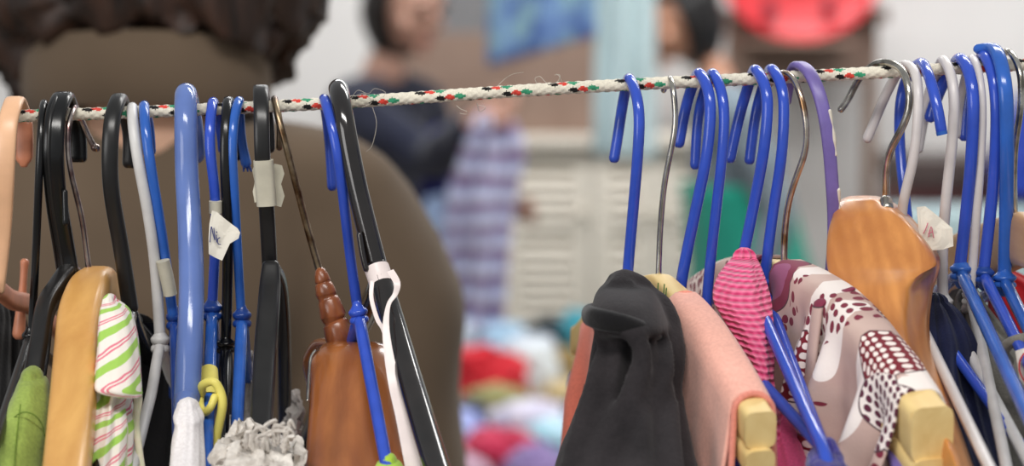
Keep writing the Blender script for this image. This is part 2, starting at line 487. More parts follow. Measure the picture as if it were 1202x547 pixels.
# --- L4 silver hook + honey wood
t = newh('wooden_hanger', (88, 124), 'honey-coloured bare wooden hanger with tarnished silver hook, left group')
hook(t, [(98, 146), (103, 160), (111, 174)], (88, 126), [(80, 145), (79, 180), (86, 215), (96, 255), (102, 300), (106, 328)], 7, M['purplewire'], bulge=0.014, hc=34, tb=.016)
tube('hook_tip', [W(111, 173, 1.016), W(114, 174, 1.016)], [pr(10), pr(9)], M['purplewire'], t)
n4 = W(110, 332, 1.0)
fr = [W(113, 333, 1.0), W(104, 345, .985), W(96, 372, .968), W(91, 410, .95), W(86, 470, .922), W(79, 547, .89), W(66, 660, .83), W(58, 740, .80)]
bk = [mirror(n4, p) for p in fr[1:]]
tube('wooden_body', bk[::-1] + fr, [(pr(44, .98), pr(44))] * 7 + [(pr(40), pr(40)), (pr(46), pr(46)), (pr(51), pr(48)), (pr(52, .95), pr(48)), (pr(53, .92), pr(46)), (pr(54, .9), pr(44)), (pr(54, .85), pr(40)), (pr(50, .8), pr(36))], M['w_yellow'], t, ref=RX, expo=4, nseg=24)
# --- L6 black thick hook hanger (carries striped top)
t = newh('plastic_hanger', (140, 112), 'black round plastic hanger left of the grey-white one, holding the striped cloth')
hook(t, [(154, 150), (153, 192)], (140, 116), [(132, 135), (129, 170), (130, 220), (142, 290), (153, 362)], 19, M['blackmat'], flat=14, nseg=16, expo=2.6)
n = W(153, 366, 1.0)
arms(t, n, (122, 520, .92), 18, M['black'])
# --- L7 grey white tube
t = newh('wire_hanger', (154, 126), 'greyish white coated wire hanger between two hooks')
t['label'] = 'greyish white wire hanger between the black hook and a blue hook, left group'
hook(t, [(163, 155), (164, 178)], (155, 126), [(156, 150), (162, 190), (172, 240), (181, 300), (185, 350), (188, 398)], 12.5, M['greywhite'], w2=13.5)
n = W(188, 404, 1.0); knob(t, n, M['greywhite'], 11, hgt=30)
nn, r = n, pr(13)
p2 = [n, W(184, 425, .99), W(178, 460, .975), W(170, 492, .958), W(156, 547, .928), W(120, 690, .86), W(96, 790, .815)]
bk = [mirror(n, p) for p in p2]
tube('shoulder_frame', p2 + [p2[-1] + Vector((0, .03, -.02)), (p2[-1] + bk[-1]) / 2 + Vector((0, 0, -.022)), bk[-1] + Vector((0, -.03, -.02))] + bk[::-1], [r], M['greywhite'], t, nseg=10)
# --- L8 blue with taped paper
t = newh('wire_hanger', (169, 124), 'mid blue coated wire hanger with taped shank left of the periwinkle tube')
hook(t, [(176, 150), (177, 178)], (169, 124), [(170, 145), (176, 190), (186, 250), (195, 310), (203, 370)], 12.5, M['blue_mid'])
n = W(205, 377, 1.002); knob(t, n, M['blue_deep'], 10, hgt=30)
arms(t, n, (209, 520, .95), 13, M['blue_deep'], L=.19)
# --- L9 periwinkle
t = newh('plastic_hanger', (217, 103), 'thick periwinkle plastic tube hanger ending in a white cloth')
hook(t, [(227, 150), (229, 182)], (218, 110), [(218, 135), (219, 200), (223, 270), (225, 340), (223, 400), (219, 478)], 25, M['peri'], w2=30, hc=56, bulge=.016, dn=-0.05, nseg=20)
p = W(219, 478, .95); e = W(208, 760, .82); b = mirror(W(224, 380, 1.0), e)
tube('shoulder_frame', [p + Vector((0, 0, .004)), W(216, 560, .91), e, e + Vector((0, .03, -.02)), (e + b) / 2 - ZZ * .02, b + Vector((0, -.03, -.02)), b, W(226, 400, 1.03), W(224, 372, .99)], [pr(28, .95)] * 7 + [pr(26)] * 2, M['peri'], t, nseg=16)
# --- L10 blue with tag and yellow band
t = newh('wire_hanger', (250, 119), 'blue coated wire hanger carrying a torn handwritten paper tag')
hook(t, [(260, 150), (262, 176)], (250, 120), [(247, 140), (246, 175), (250, 205), (253, 240), (252, 300), (249, 360)], 13, M['blue'], w2=12)
n = W(249, 366, 1.0); knob(t, n, M['blue_deep'], 12, hgt=28)
arms(t, n, (244, 500, .945), 14, M['blue_mid'], L=.19)
# --- L11 black thin
t = newh('wire_hanger', (267, 117), 'slim black plastic hanger squeezed between two blue hangers in the left group')
hook(t, [(276, 150), (277, 185)], (268, 118), [(265, 140), (264, 190), (267, 260), (267, 330), (265, 402)], 12, M['black'], flat=11, expo=2.8)
tube('hook_stub', [W(270, 190, .986), W(273, 226, .988)], [pr(6)], M['black'], t)
n = W(265, 407, 1.0); knob(t, n, M['black'], 11, hgt=22)
arms(t, n, (261, 520, .95), 14, M['black'], L=.19)
# --- L12 blue
t = newh('wire_hanger', (281, 118), 'blue coated wire hanger with frayed hook end, right of the slim black one')
hook(t, [(281, 150), (284, 176), (289, 192)], (281, 119), [(274, 140), (272, 175), (275, 230), (279, 300), (283, 368)], 13, M['blue_mid'], w2=11)
for dx in (-4, 1, 5): tube('frayed_end', [W(288, 186, 1.02), W(289 + dx * .6, 194, 1.02), W(290 + dx, 201, 1.02)], [pr(5), pr(4), pr(2)], M['blue_deep'], t, nseg=6)
n = W(284, 375, 1.0); knob(t, n, M['blue_deep'], 11, hgt=28)
arms(t, n, (277, 530, .945), 14.5, M['blue_mid'], L=.19)
# --- L13 black flat with tape
t = newh('plastic_hanger', (305, 100), 'flat charcoal plastic hanger with masking tape around its hook')
hook(t, [(313, 140), (314, 175)], (306, 105), [(307, 130), (308, 185), (313, 245), (317, 320)], 18, M['blackmat'], flat=12, expo=4, nseg=20, hc=52)
n = W(318, 322, 1.0)
pts = [W(318, 312, .99), W(317, 335, .985), W(315, 365, .975), W(311, 420, .96), W(306, 515, .925), W(301, 620, .88), W(294, 740, .82)]
tube('arm', pts, [(pr(20), pr(14)), (pr(24), pr(16)), (pr(25), pr(18))] + [(pr(25), pr(22))] * 4, M['blackmat'], t, ref=RX, expo=4, nseg=20)
pts = [W(324, 316, 1.0), W(330, 335, 1.015), W(333, 380, 1.04), W(334, 440, 1.075), W(334, 480, 1.10), W(332, 560, 1.17)]
tube('arm', pts, [(pr(10), pr(12)), (pr(14), pr(16)), (pr(16), pr(18))] + [(pr(17), pr(22))] * 3, M['black'], t, ref=RX, expo=4, nseg=16)
# --- L14 bronze hook + turned neck + brown wood
t = newh('wooden_hanger', (321, 115), 'brown lacquered wooden coat hanger with turned wood neck and tarnished hook')
hook(t, [(331, 150), (328, 174)], (322, 116), [(325, 135), (334, 165), (347, 215), (360, 265), (377, 325)], 8, M['bronze'], bulge=.014, hc=36, w2=9)
ax = [(376.5, 320), (377, 322), (379, 330), (379.5, 331.5), (380, 334), (383, 345), (383.5, 347), (384.5, 350), (386, 353), (391, 371), (391.5, 374), (392.5, 377), (394, 380), (398, 394), (401, 404)]
rr = [7, 8, 9.5, 8.6, 10.5, 12.6, 11.6, 11, 13, 15.6, 14.2, 12.5, 15.5, 17, 15.5]
tube('turned_neck', [W(x, y, .997) for x, y in ax], [r / F for r in rr], M['w_finial'], t, nseg=18, sub=2, smooth_path=False)
fr = [W(405, 404, 1.0), W(405, 407, .990), W(411, 418, .982), W(416, 445, .972), W(421, 490, .955), W(427, 547, .93), W(436, 640, .885), W(442, 740, .84)]
n = W(404, 416, 1.0); bk = [Vector((n.x - .004, 2 * n.y - p.y, p.z)) for p in fr[2:]]
tube('wooden_body', bk[::-1] + fr, [(pr(90), pr(30))] * 5 + [(pr(60), pr(16)), (pr(40), pr(8)), (pr(56), pr(12)), (pr(90), pr(22)), (pr(101), pr(34)), (pr(113), pr(38)), (pr(128), pr(40)), (pr(140), pr(40)), (pr(140), pr(40))], M['w_brown'], t, ref=RX, expo=3.0, nseg=36)
tube('metal_edge', [W(370, 412, .968), W(365, 420, .966), W(363, 436, .962), W(361, 470, .95)], [pr(3.5)], M['silver'], t, nseg=8)
# --- L15 blue
t = newh('wire_hanger', (381, 113), 'bright blue coated wire hanger leaning over the brown wooden hanger')
hook(t, [(384, 140), (388, 180), (390, 219)], (380, 116), [(388, 140), (397, 185), (404, 240), (411, 300), (420, 364)], 12.5, M['blue'], bulge=.022)
n = W(421, 371, .975); knob(t, n, M['blue'], 11, hgt=26, axis=Vector((-.15, 0, 1)))
n = W(421, 371, .975)
arms(t, n, (452, 535, .915), 14.5, M['blue'], L=.17)
# --- L16 smoky black thick tube
t = newh('plastic_hanger', (397, 98), 'thick smoky black tube hanger tied with ribbon, rightmost of the left group')
hook(t, [(402, 140), (404, 165)], (397, 104), [(401, 125), (407, 160), (418, 215), (430, 265), (442, 312)], 23, M['blackbrown'], w2=25, hc=56, nseg=20, dn=-.02, bulge=.02)
tube('hook_stub', [W(422, 275, .975), W(426, 300, .975), W(430, 316, .975)], [pr(7)], M['blackbrown'], t)
a0 = W(441, 308, .98); e = W(570, 720, .84); b = mirror(W(445, 330, 1.0), e)
tube('shoulder_frame', [a0, W(460, 375, .965), W(482, 450, .94), W(512, 547, .905), e, e + Vector((0, .03, -.02)), (e + b) / 2 - ZZ * .02, b + Vector((0, -.03, -.02)), b, mirror(W(445, 330, 1.0), W(482, 450, .94)), W(446, 335, 1.0)], [pr(24), pr(28), pr(29), pr(30)] + [pr(28)] * 7, M['blackbrown'], t, nseg=18)

# ================================================================== RIGHT GROUP OF HANGERS
def blueR(top, tail, shank, thru, label, w=13, mat='blue', nk=None, **kw):
    t = newh('wire_hanger', top, label)
    hook(t, tail, top, shank, w, M[mat], **kw)
    return t
t = blueR((738, 92), [(731, 120), (727, 150), (721, 186)], [(748, 112), (751, 140), (748, 190), (742, 260), (736, 330), (736, 342)], None, 'blue coated wire hanger carrying the black shirt, first hook of the right group', bulge=.02)
n = W(736, 345, .985)
arms(t, n, (741, 440, .952), 13, M['blue'], L=.065)
# R2 silver + clamp wood
t = newh('wooden_hanger', (787, 90), 'pale wooden hanger with silver hook carrying the salmon top')
hook(t, [(783, 96), (779, 107)], (787, 92), [(791, 110), (793, 145), (787, 180), (780, 215), (775, 270), (773, 325)], 7, M['silver'], bulge=.012, tb=.012, hc=24)
n = W(773, 326, 1.0)
def clampwood(t, A, E, hump, ws, hs, lowdrop):
    # A: ridge point at the neck, E: ridge point at the arm end (both on the TOP of the wood)
    def ridge(k): return A.lerp(E, k) + ZZ * (hump * math.sin(math.pi * min(1, k)) )
    ks = [0, .12, .3, .5, .75, 1.0, 1.06]
    def at(v, k): return interp([0, .5, 1.0], v, k)
    fr = [ridge(k) - ZZ * pr(at(hs, k)) for k in ks]
    rs = [(pr(at(ws, k)), pr(at(hs, k))) for k in ks]
    bk = [mirror(A, p) for p in fr[1:]]
    tube('wooden_body', bk[::-1] + fr, rs[1:][::-1] + rs, M['w_light'], t, ref=RX, expo=5, nseg=28, capround=False)
    lp = [p - ZZ * (pr(at(hs, k)) + lowdrop) for p, k in zip(fr, ks)]
    lb = [mirror(A, p) for p in lp[1:]]
    r = pr(hs[2] * .72)
    tube('lower_bar', lb[::-1] + lp, [(pr(ws[2] * .95), r)] * len(lp + lb), M['w_light'], t, ref=RX, expo=4, nseg=20, capround=False)
    return ridge
A2 = W(776, 322, .995); E2 = W(886, 472, .88)
RG2 = clampwood(t, A2, E2, .006, (30, 34, 33), (58, 52, 40), .0055)
for q in range(9):
    x = 764 + q * 2.4; y = 347 + 6 * math.sin(q * 1.7)
    tube('green_stamp', [W(x, y + 12, .978 - q * .0016), W(x + 1.5, y - 9 + (q % 3) * 4, .978 - q * .0016)], [pr(1.6)], M['greenink'], t, nseg=5, sub=1)
# R3..R6 blue
t3 = blueR((820, 86), [(809, 110), (803, 135), (797, 168)], [(831, 102), (836, 130), (830, 180), (818, 240), (800, 328), (797, 360)], None, 'blue coated wire hanger just right of the silver hook, above the salmon top', 13.5)
n = W(797, 366, 1.0); knob(t3, n, M['blue'], 10); arms(t3, n, (850, 470, .925), 13, M['blue'], L=.1)
t4 = blueR((836, 86), [(823, 115), (818, 150), (816, 194)], [(847, 104), (851, 135), (847, 190), (839, 260), (831, 335), (829, 372)], None, 'blue coated wire hanger left of the pink knit, fourth hook of the right group', 12.5)
n = W(829, 378, 1.0); knob(t4, n, M['blue'], 10); arms(t4, n, (886, 440, .945), 14, M['blue'])
t5 = blueR((886, 82), [(876, 108), (867, 140), (857, 186)], [(898, 98), (903, 125), (897, 175), (886, 235), (871, 308)], None, 'blue coated wire hanger entering the pink knit', 13.5)
n = W(871, 314, 1.0); knob(t5, n, M['blue'], 10); arms(t5, n, (962, 518, .87), 14, M['blue'], L=.15)
t6 = blueR((905, 81), [(893, 108), (886, 140), (880, 188)], [(917, 96), (922, 125), (918, 180), (908, 245), (897, 330)], None, 'blue coated wire hanger right of the pink knit, before the patterned blouse', 13)
n = W(896, 336, 1.0); knob(t6, n, M['blue'], 10); arms(t6, n, (935, 440, .93), 13, M['blue'])
# R7 silver wire + wood with blouse
t = newh('wooden_hanger', (925, 84), 'wooden hanger with curved silver hook carrying the patterned blouse')
hook(t, [(905, 96), (898, 106)], (918, 86), [(930, 90), (941, 115), (947, 150), (945, 180), (933, 212), (925, 240), (921, 275), (920, 312)], 8, M['rustwire'], bulge=.016, hc=40, tb=.014)
A7 = W(920, 306, 1.0); E7 = W(1084, 466, .87)
RG7 = clampwood(t, A7, E7, .010, (30, 34, 46), (40, 52, 58), .006)
# R8 lavender with chipped edge
t = newh('plastic_hanger', (938, 73), 'lavender plastic hanger with chipped paint edge between the blouse and the orange wooden hanger')
P8 = hook(t, [(925, 95), (921, 120)], (936, 76), [(948, 82), (962, 108), (972, 160), (977, 220), (979, 270), (975, 330)], 16, M['lav'], flat=9, expo=3, nseg=16, w2=15, hc=54)
for i0, i1 in ((19, 26), (30, 34), (35, 43)):
    q = P8[i0:i1]
    tube('chipped_edge', [p + Vector((pr(13) * (1 if i0 != 36 or k % 2 else .9), -.0008, 0)) for k, p in enumerate(q)], [pr(4 + 1.6 * math.sin(k * 1.9 + 1)) for k in range(len(q))], M['chip'], t, nseg=8)
n = W(975, 336, 1.0); arms(t, n, (1010, 430, .94), 15, M['lav'])
# R9 silver wire + orange wood
t = newh('wooden_hanger', (1040, 72), 'large varnished orange wooden coat hanger, bare, with silver hook')
hook(t, [(1012, 84), (1002, 104), (994, 122), (987, 129)], (1034, 73), [(1052, 72), (1064, 92), (1069, 120), (1062, 145), (1049, 168), (1041, 190), (1040, 240)], 8.5, M['greywire'], bulge=.02, hc=46, tb=.016, w2=9)
def orangebody():
    # rows along the arm: (py, left px, ridge px, right px, depth)
    rows = [(230, 1002, 1020, 1028, 1.0), (236, 989, 1034, 1044, .995), (250, 983, 1052, 1062, .985), (275, 977, 1074, 1083, .975), (298, 976, 1091, 1097, .966), (312, 977, 1094, 1099, .961), (322, 979, 1078, 1097, .957), (334, 982, 1064, 1093, .952),
            (350, 987, 1058, 1090, .947), (390, 1005, 1057, 1088, .932), (430, 1030, 1073, 1097, .915), (480, 1068, 1097, 1117, .893), (547, 1106, 1124, 1141, .862), (640, 1138, 1154, 1172, .82)]
    sub = 5; n = len(rows); V, Fc, U = [], [], []; ns = 24; cnt = 0; v = 0
    for i in range((n - 1) * sub + 1):
        py, xl, xm, xr, d = cr(rows, i / sub)
        f = min(1, i / 4 * .8 + .2)
        L = W(xl, py, d + .004); Mi = W(xm, py, d - .012 * f); Rr = W(xr, py, d + .012); B1 = W(xr, py, d + .024); B2 = W(xl, py, d + .018)
        ring = []
        poly = [L, L.lerp(Mi, .5) + Vector((0, -.004 * f, 0)), Mi, Mi.lerp(Rr, .5) + Vector((0, -.001, 0)), Rr, Rr.lerp(B1, .5), B1, B1.lerp(B2, .5) + Vector((0, .003, 0)), B2, B2.lerp(L, .5) + Vector((-.0015, 0, 0))]
        # resample smoothly
        m = len(poly)
        for j in range(ns * 2):
            q = j / (ns * 2) * m; k = int(q); g = q - k
            a, b, c, e = poly[(k - 1) % m], poly[k], poly[(k + 1) % m], poly[(k + 2) % m]
            p = Vector(cr([tuple(a), tuple(b), tuple(c), tuple(e)], 1 + g)); ring.append(p)
        V += ring; U += [(j / (ns * 2), v) for j in range(ns * 2)]; v += .01; cnt += 1
    s = ns * 2
    for i in range(cnt - 1):
        for j in range(s): Fc.append((i * s + j, i * s + (j + 1) % s, (i + 1) * s + (j + 1) % s, (i + 1) * s + j))
    Fc.append(tuple(range(s))); Fc.append(tuple((cnt - 1) * s + j for j in range(s)))
    return V, Fc, U
v, f, u = orangebody()
mk('wooden_body', v, f, M['w_orange'], t, u)
n9 = W(1035, 262, 1.0)
tube('back_arm', [W(1030, 262, .985), W(1020, 275, 1.02), W(1000, 305, 1.07), W(985, 350, 1.13), W(975, 400, 1.18)], [(pr(40), pr(44)), (pr(44), pr(56)), (pr(44), pr(60)), (pr(40), pr(54)), (pr(36), pr(44))], M['w_orange'], t, ref=RX, expo=3, nseg=20)
tube('hook_ferrule', [W(1040, 236, .983), W(1041, 244, .98)], [pr(15), pr(16)], M['silver'], t, nseg=14)
# R10 white
t = newh('wire_hanger', (1060, 76), 'white coated wire hanger whose hook ends beside the silver hook above the orange wooden hanger')
hook(t, [(1040, 110), (1030, 135), (1018, 163)], (1060, 76), [(1074, 82), (1079, 115), (1075, 170), (1066, 215), (1058, 250), (1062, 340)], 12, M['white'], bulge=.021)
n = W(1064, 346, 1.0); arms(t, n, (1090, 400, .955), 12.5, M['white'])
# R11 blue, free end towards the camera
t = newh('wire_hanger', (1080, 70), 'blue coated wire hanger turned round, its cut hook end facing the viewer')
pts = [W(1105, 153, .972), W(1101, 130, .972), W(1095, 105, .976), W(1089, 86, .984), W(1081, 74, 1.0), W(1068, 86, 1.014), W(1060, 105, 1.02), W(1056, 135, 1.02), W(1057, 180, 1.016), W(1062, 230, 1.01), W(1070, 300, 1.005), W(1076, 350, 1.0)]
tube('hook', pts, [pr(13)], M['blue'], t)
tube('cut_end', [W(1105, 154, .9712), W(1106, 158.5, .9712)], [pr(13.5), pr(12.5)], M['blue_mid'], t, capround=False)
n = W(1076, 354, 1.0); arms(t, n, (1118, 412, .96), 13, M['blue'])
# R12 white with tag
t = newh('wire_hanger', (1106, 70), 'white coated wire hanger with a small pink-marked paper tag')
hook(t, [(1094, 95), (1086, 130), (1078, 175)], (1107, 71), [(1117, 85), (1121, 120), (1117, 175), (1110, 240), (1106, 300), (1107, 352)], 12, M['white'], w2=13, tb=.024)
n = W(1108, 358, 1.0); knob(t, n, M['greywhite'], 11, hgt=24); arms(t, n, (1150, 436, .945), 13, M['greywhite'])
# R13 blue
t = newh('wire_hanger', (1125, 68), 'bright blue coated wire hanger right of the tagged white one')
hook(t, [(1108, 95), (1098, 118), (1092, 138)], (1126, 69), [(1138, 80), (1143, 120), (1140, 190), (1134, 250), (1127, 312)], 14.5, M['blue'], bulge=.021)
n = W(1128, 320, 1.0); knob(t, n, M['blue_mid'], 13, hgt=26); arms(t, n, (1202, 478, .86), 15, M['blue_mid'])
# R14 white
t = newh('wire_hanger', (1142, 68), 'white coated wire hanger between two bright blue hooks near the right edge')
hook(t, [(1131, 95), (1127, 130), (1124, 158)], (1141, 69), [(1149, 84), (1153, 130), (1150, 200), (1145, 270), (1140, 335)], 11, M['white'])
n = W(1140, 350, 1.0); knob(t, n, M['greywhite'], 11, hgt=22); arms(t, n, (1162, 455, .93), 13, M['greywhite'])
# R15 blue
t = newh('wire_hanger', (1153, 64), 'deep blue coated wire hanger, second hook from the silver one at the right edge')
hook(t, [(1140, 95), (1134, 130), (1132, 160)], (1154, 65), [(1165, 80), (1170, 125), (1168, 190), (1162, 255), (1155, 315)], 14, M['blue'])
n = W(1155, 324, 1.0); knob(t, n, M['blue_deep'], 12, hgt=24); arms(t, n, (1196, 405, .93), 14, M['blue'])
# R16 lighter flat blue
t = newh('plastic_hanger', (1160, 52), 'sky blue plastic hanger with a blunt raised hook end, last blue hook on the right')
hook(t, [(1152, 56), (1149, 60)], (1162, 56), [(1174, 66), (1181, 110), (1182, 180), (1181, 250), (1179, 322)], 17, M['blue_mid'], w2=16, flat=12, tb=.006, expo=2.6, hc=60, bulge=.024)
n = W(1179, 330, 1.0); knob(t, n, M['blue_mid'], 14, hgt=24); arms(t, n, (1203, 378, .955), 15, M['blue_mid'])
# R17 silver wire + tan wooden board
t = newh('wooden_hanger', (1183, 60), 'tan wooden hanger with dull wire hook at the right edge')
hook(t, [(1172, 72), (1166, 90)], (1182, 60), [(1192, 68), (1200, 95), (1198, 130), (1192, 165), (1190, 205), (1191, 258)], 8, M['greywire'], bulge=.016, hc=42)
pts = [W(1300, 420, .84), W(1240, 310, .93), W(1205, 282, .985), W(1190, 284, 1.01), W(1155, 298, 1.06), W(1120, 314, 1.10), W(1098, 340, 1.15), W(1085, 380, 1.19)]
tube('wooden_body', pts, [(pr(28), pr(52)), (pr(28), pr(58)), (pr(28), pr(62)), (pr(28), pr(66)), (pr(28), pr(74)), (pr(28), pr(78)), (pr(28), pr(70)), (pr(28), pr(50))], M['w_tan'], t, ref=RX, expo=4, nseg=20)

# ================================================================== TAGS, TAPES, RIBBONS
def sheet(name, outline, d, mat, parent=None, curve=0.0, thick=0.0004):
    """flat torn paper with the given px outline"""
    n = len(outline); cx = sum(p[0] for p in outline) / n; cy = sum(p[1] for p in outline) / n
    V, Fc = [], []
    rings = 5
    V.append(W(cx, cy, d))
    for r in range(1, rings + 1):
        for i in range(n):
            k = r / rings; x = cx + (outline[i][0] - cx) * k; y = cy + (outline[i][1] - cy) * k
            V.append(W(x, y, d + curve * ((x - cx) / 20) ** 2 + .0003 * math.sin(x * .25 + y * .13)))
    for i in range(n): Fc.append((0, 1 + i, 1 + (i + 1) % n))
    for r in range(rings - 1):
        for i in range(n):
            a = 1 + r * n + i; b = 1 + r * n + (i + 1) % n; Fc.append((a, a + n, b + n, b))
    o = mk(name, V, Fc, mat, parent, smooth=False)
    m = o.modifiers.new('thickness', 'SOLIDIFY'); m.thickness = thick
    return o
o = sheet('paper_tag', [(249, 247), (255, 249), (263, 256), (272, 263), (279, 268), (282, 273), (280, 280), (270, 286), (266, 295), (261, 306), (252, 302), (245, 298), (245, 280), (246, 262)], .974, M['paper'])
tag(o, 'torn white paper tag with blue handwriting stuck to a blue hanger', 'tag', 'paper tags on hangers')
def stroke(parent, pts, d, mat, w=1.2): tube('handwriting', [W(x, y, d) for x, y in pts], [pr(w)], mat, parent, nseg=6, sub=4)
for pts in ([(246.5, 284), (248, 266), (250, 274), (252.5, 282), (251, 268)], [(254, 276), (254.5, 284)], [(254, 272), (254.6, 273)], [(258, 279), (255.5, 281), (256, 286), (259, 287)]):
    stroke(o, pts, .9722, M['ink'])
o = sheet('paper_tag', [(1076, 243), (1086, 242), (1094, 248), (1106, 258), (1118, 268), (1119, 289), (1106, 293), (1093, 294), (1083, 290), (1078, 270)], .978, M['paper'])
tag(o, 'cream paper tag marked in pink stuck to a white hanger beside the orange wood', 'tag', 'paper tags on hangers')
for pts in ([(1084, 274), (1087, 268), (1089, 262)], [(1090, 278), (1093, 266), (1096, 279)], [(1090, 274), (1095, 272)]): stroke(o, pts, .9762, M['pinkink'], 1.3)
# masking tape round the flat charcoal hook
def wrap(name, pts, rad, mat, ref=RX, expo=3.0, parent=None): return tube(name, pts, rad, mat, parent, ref=ref, expo=expo, nseg=20, sub=3, capround=False)
o = wrap('masking_tape', [W(309, 188, .9832), W(311, 215, .985), W(313, 241, .987)], [(pr(23), pr(17))] * 3, M['tape'])
tag(o, 'torn masking tape wrapped around the flat charcoal hook', 'tape', 'tape on hanger hooks')
sheet('loose_end', [(322, 192), (331, 194), (334, 204), (330, 216), (334, 230), (330, 243), (322, 241), (319, 225), (319, 205)], .99, M['tape'], o)
sheet('loose_end', [(296, 200), (300, 190), (303, 205), (303, 236), (299, 238), (297, 225), (299, 214)], .986, M['tape'], o)
o = wrap('adhesive_tape', [W(253, 236, .9845), W(253, 250, .9855)], [(pr(15), pr(15))] * 2, M['tape'], expo=2)
tag(o, 'narrow strip of grey tape round the blue shank above the handwritten tag', 'tape', 'tape on hanger hooks')
o = wrap('adhesive_tape', [W(191, 306, .99), W(196, 326, .992), W(200, 346, .994)], [(pr(16), pr(16))] * 3, M['tape'], expo=2)
tag(o, 'yellowed tape wrapped round the blue shank left of the periwinkle tube', 'tape', 'tape on hanger hooks')
# satin ribbon on smoky black tube
M['satin'] = plastic('white_satin', (240, 226, 222), 0.35, 0.05)
t = thing('ribbon', W(450, 325, .97), 'pale satin ribbon looped round the thick smoky black tube', 'ribbon')
wrap('band', [W(442, 314, .979), W(446, 326, .977), W(449, 335, .975)], [(pr(29), pr(29))] * 3, M['satin'], expo=2, parent=t)
tube('ribbon_tail', [W(458, 318, .962), W(466, 332, .958), W(464, 345, .957), W(456, 358, .955), W(453, 385, .95), W(457, 420, .945), W(464, 455, .94), W(473, 490, .93), W(484, 545, .915), W(492, 590, .905)], [(pr(9), pr(1)), (pr(8), pr(1)), (pr(6), pr(1)), (pr(5), pr(1)), (pr(8), pr(1)), (pr(11), pr(1)), (pr(14), pr(1)), (pr(16), pr(1)), (pr(17), pr(1)), (pr(17), pr(1))], M['satin'], t, ref=RX, expo=3)
tube('ribbon_tail', [W(437, 330, .968), W(436, 350, .965), W(443, 375, .96), W(451, 390, .955), W(457, 425, .95), W(470, 490, .935), W(480, 560, .92)], [(pr(5), pr(1))] * 7, M['satin'], t, ref=RX, expo=3)
# yellow knotted band
M['yellow'] = plastic('yellow_rubber', (236, 222, 110), 0.5, 0.08)
t = thing('rubber_band', W(246, 470, .95), 'yellow knotted band tied round a blue hanger arm', 'band')
wrap('knot', [W(246, 434, .9685), W(245, 448, .964), W(245, 466, .960)], [pr(19), pr(23), pr(25)], M['yellow'], expo=2, parent=t)
tube('loop', [W(237, 462, .952), W(238, 452, .948), W(250, 448, .945), W(258, 458, .945), W(261, 475, .945), W(257, 500, .945), W(251, 530, .945), W(248, 550, .945)], [pr(9), pr(10), pr(10), pr(10), pr(11), pr(10), pr(9), pr(8)], M['yellow'], t, nseg=12)
tube('loop', [W(236, 460, .955), W(235, 475, .950), W(240, 484, .945), W(247, 478, .942), W(252, 466, .944)], [pr(9)], M['yellow'], t, nseg=12)

# ================================================================== FOREGROUND CLOTHES
def clothobj(name, geo, mat, label, cat, group=None, th=None, parent=None):
    v, f, u = geo
    o = mk(name, v, f, mat, parent, u)
    if label: tag(o, label, cat, group)
    if th: solid(o, th)
    return o
# green sleeve
M['green'] = cloth('green_knit', (158, 180, 88), 700, 0.4, 0.15)
g = clothobj('green_sweater', loft([(442, 25, 50, .944, .010), (449, 22, 54, .942, .013), (460, 18, 56, .94, .016), (480, 9, 58, .935, .019), (510, 0, 57, .928, .022), (547, -10, 52, .92, .027), (600, -25, 48, .9, .03), (680, -45, 42, .88, .035)], fold=.0004, nf=3, seed=1), M['green'], 'lime green knit top on the broad black hanger at lower left', 'top')
M['greendk'] = cloth('green_stitching', (112, 140, 50), 700, 0.4)
tube('seam', [W(24, 475, .9165), W(22, 492, .9115), W(19, 520, .906), (W(16, 560, .892))], [pr(1.8)], M['greendk'], g, nseg=6)
tube('seam', [W(14, 492, .917), W(26, 484, .9135), W(40, 487, .9135), (W(50, 500, .918)), W(54, 522, .922)], [pr(1.5)], M['greendk'], g, nseg=6)
# dark clothes behind at far left
M['blackcloth'] = cloth('black_cotton', (22, 21, 23), 900, 0.3, 0.3)
clothobj('jacket', loft([(372, -30, 22, 1.06, .012), (400, -40, 26, 1.06, .02), (470, -50, 30, 1.06, .03), (560, -60, 40, 1.06, .03), (680, -70, 50, 1.06, .03)], fold=.002, seed=2), M['blackcloth'], 'black garment hanging at the far left below the peach hanger', 'jacket')
clothobj('black_sweater', loft([(378, 152, 172, 1.05, .008), (400, 150, 196, 1.07, .015), (440, 140, 226, 1.08, .025), (547, 60, 236, 1.09, .03), (680, 50, 240, 1.09, .03)], fold=.0025, seed=3), M['blackcloth'], 'black top hanging behind the striped cloth and the grey-white hanger', 'top')
# striped cloth
def stripes():
    t = NT('pink_green_stripes')
    v = t.coord('UV', (1, 1, 1), (0, 0, math.radians(0)))
    sp = t.n('ShaderNodeSeparateXYZ'); t.l(v, sp.inputs[0])
    nzz = t.n('ShaderNodeTexNoise', i_Scale=70.0); t.l(t.coord(), nzz.inputs['Vector'])
    s = t.math('ADD', t.math('MULTIPLY', sp.outputs['Y'], 52.0), t.math('MULTIPLY', sp.outputs['X'], 62.0))
    s = t.math('ADD', s, t.math('MULTIPLY', nzz.outputs['Fac'], 0.25))
    fr_ = t.math('FRACT', s)
    W_, P_, G_ = (240, 232, 222), (226, 128, 144), (164, 206, 96)
    col = t.ramp(fr_, [(0, W_), (.10, P_), (.17, W_), (.22, P_), (.28, W_), (.50, G_), (.78, W_)], 'CONSTANT')
    fine = t.n('ShaderNodeTexNoise', i_Scale=900.0); t.l(t.coord(), fine.inputs['Vector']); t.bump(fine.outputs['Fac'], .2, .0006)
    return t.set(col, 0.9, Sheen_Weight=.1, Specular_IOR_Level=.15)
M['stripe'] = stripes()
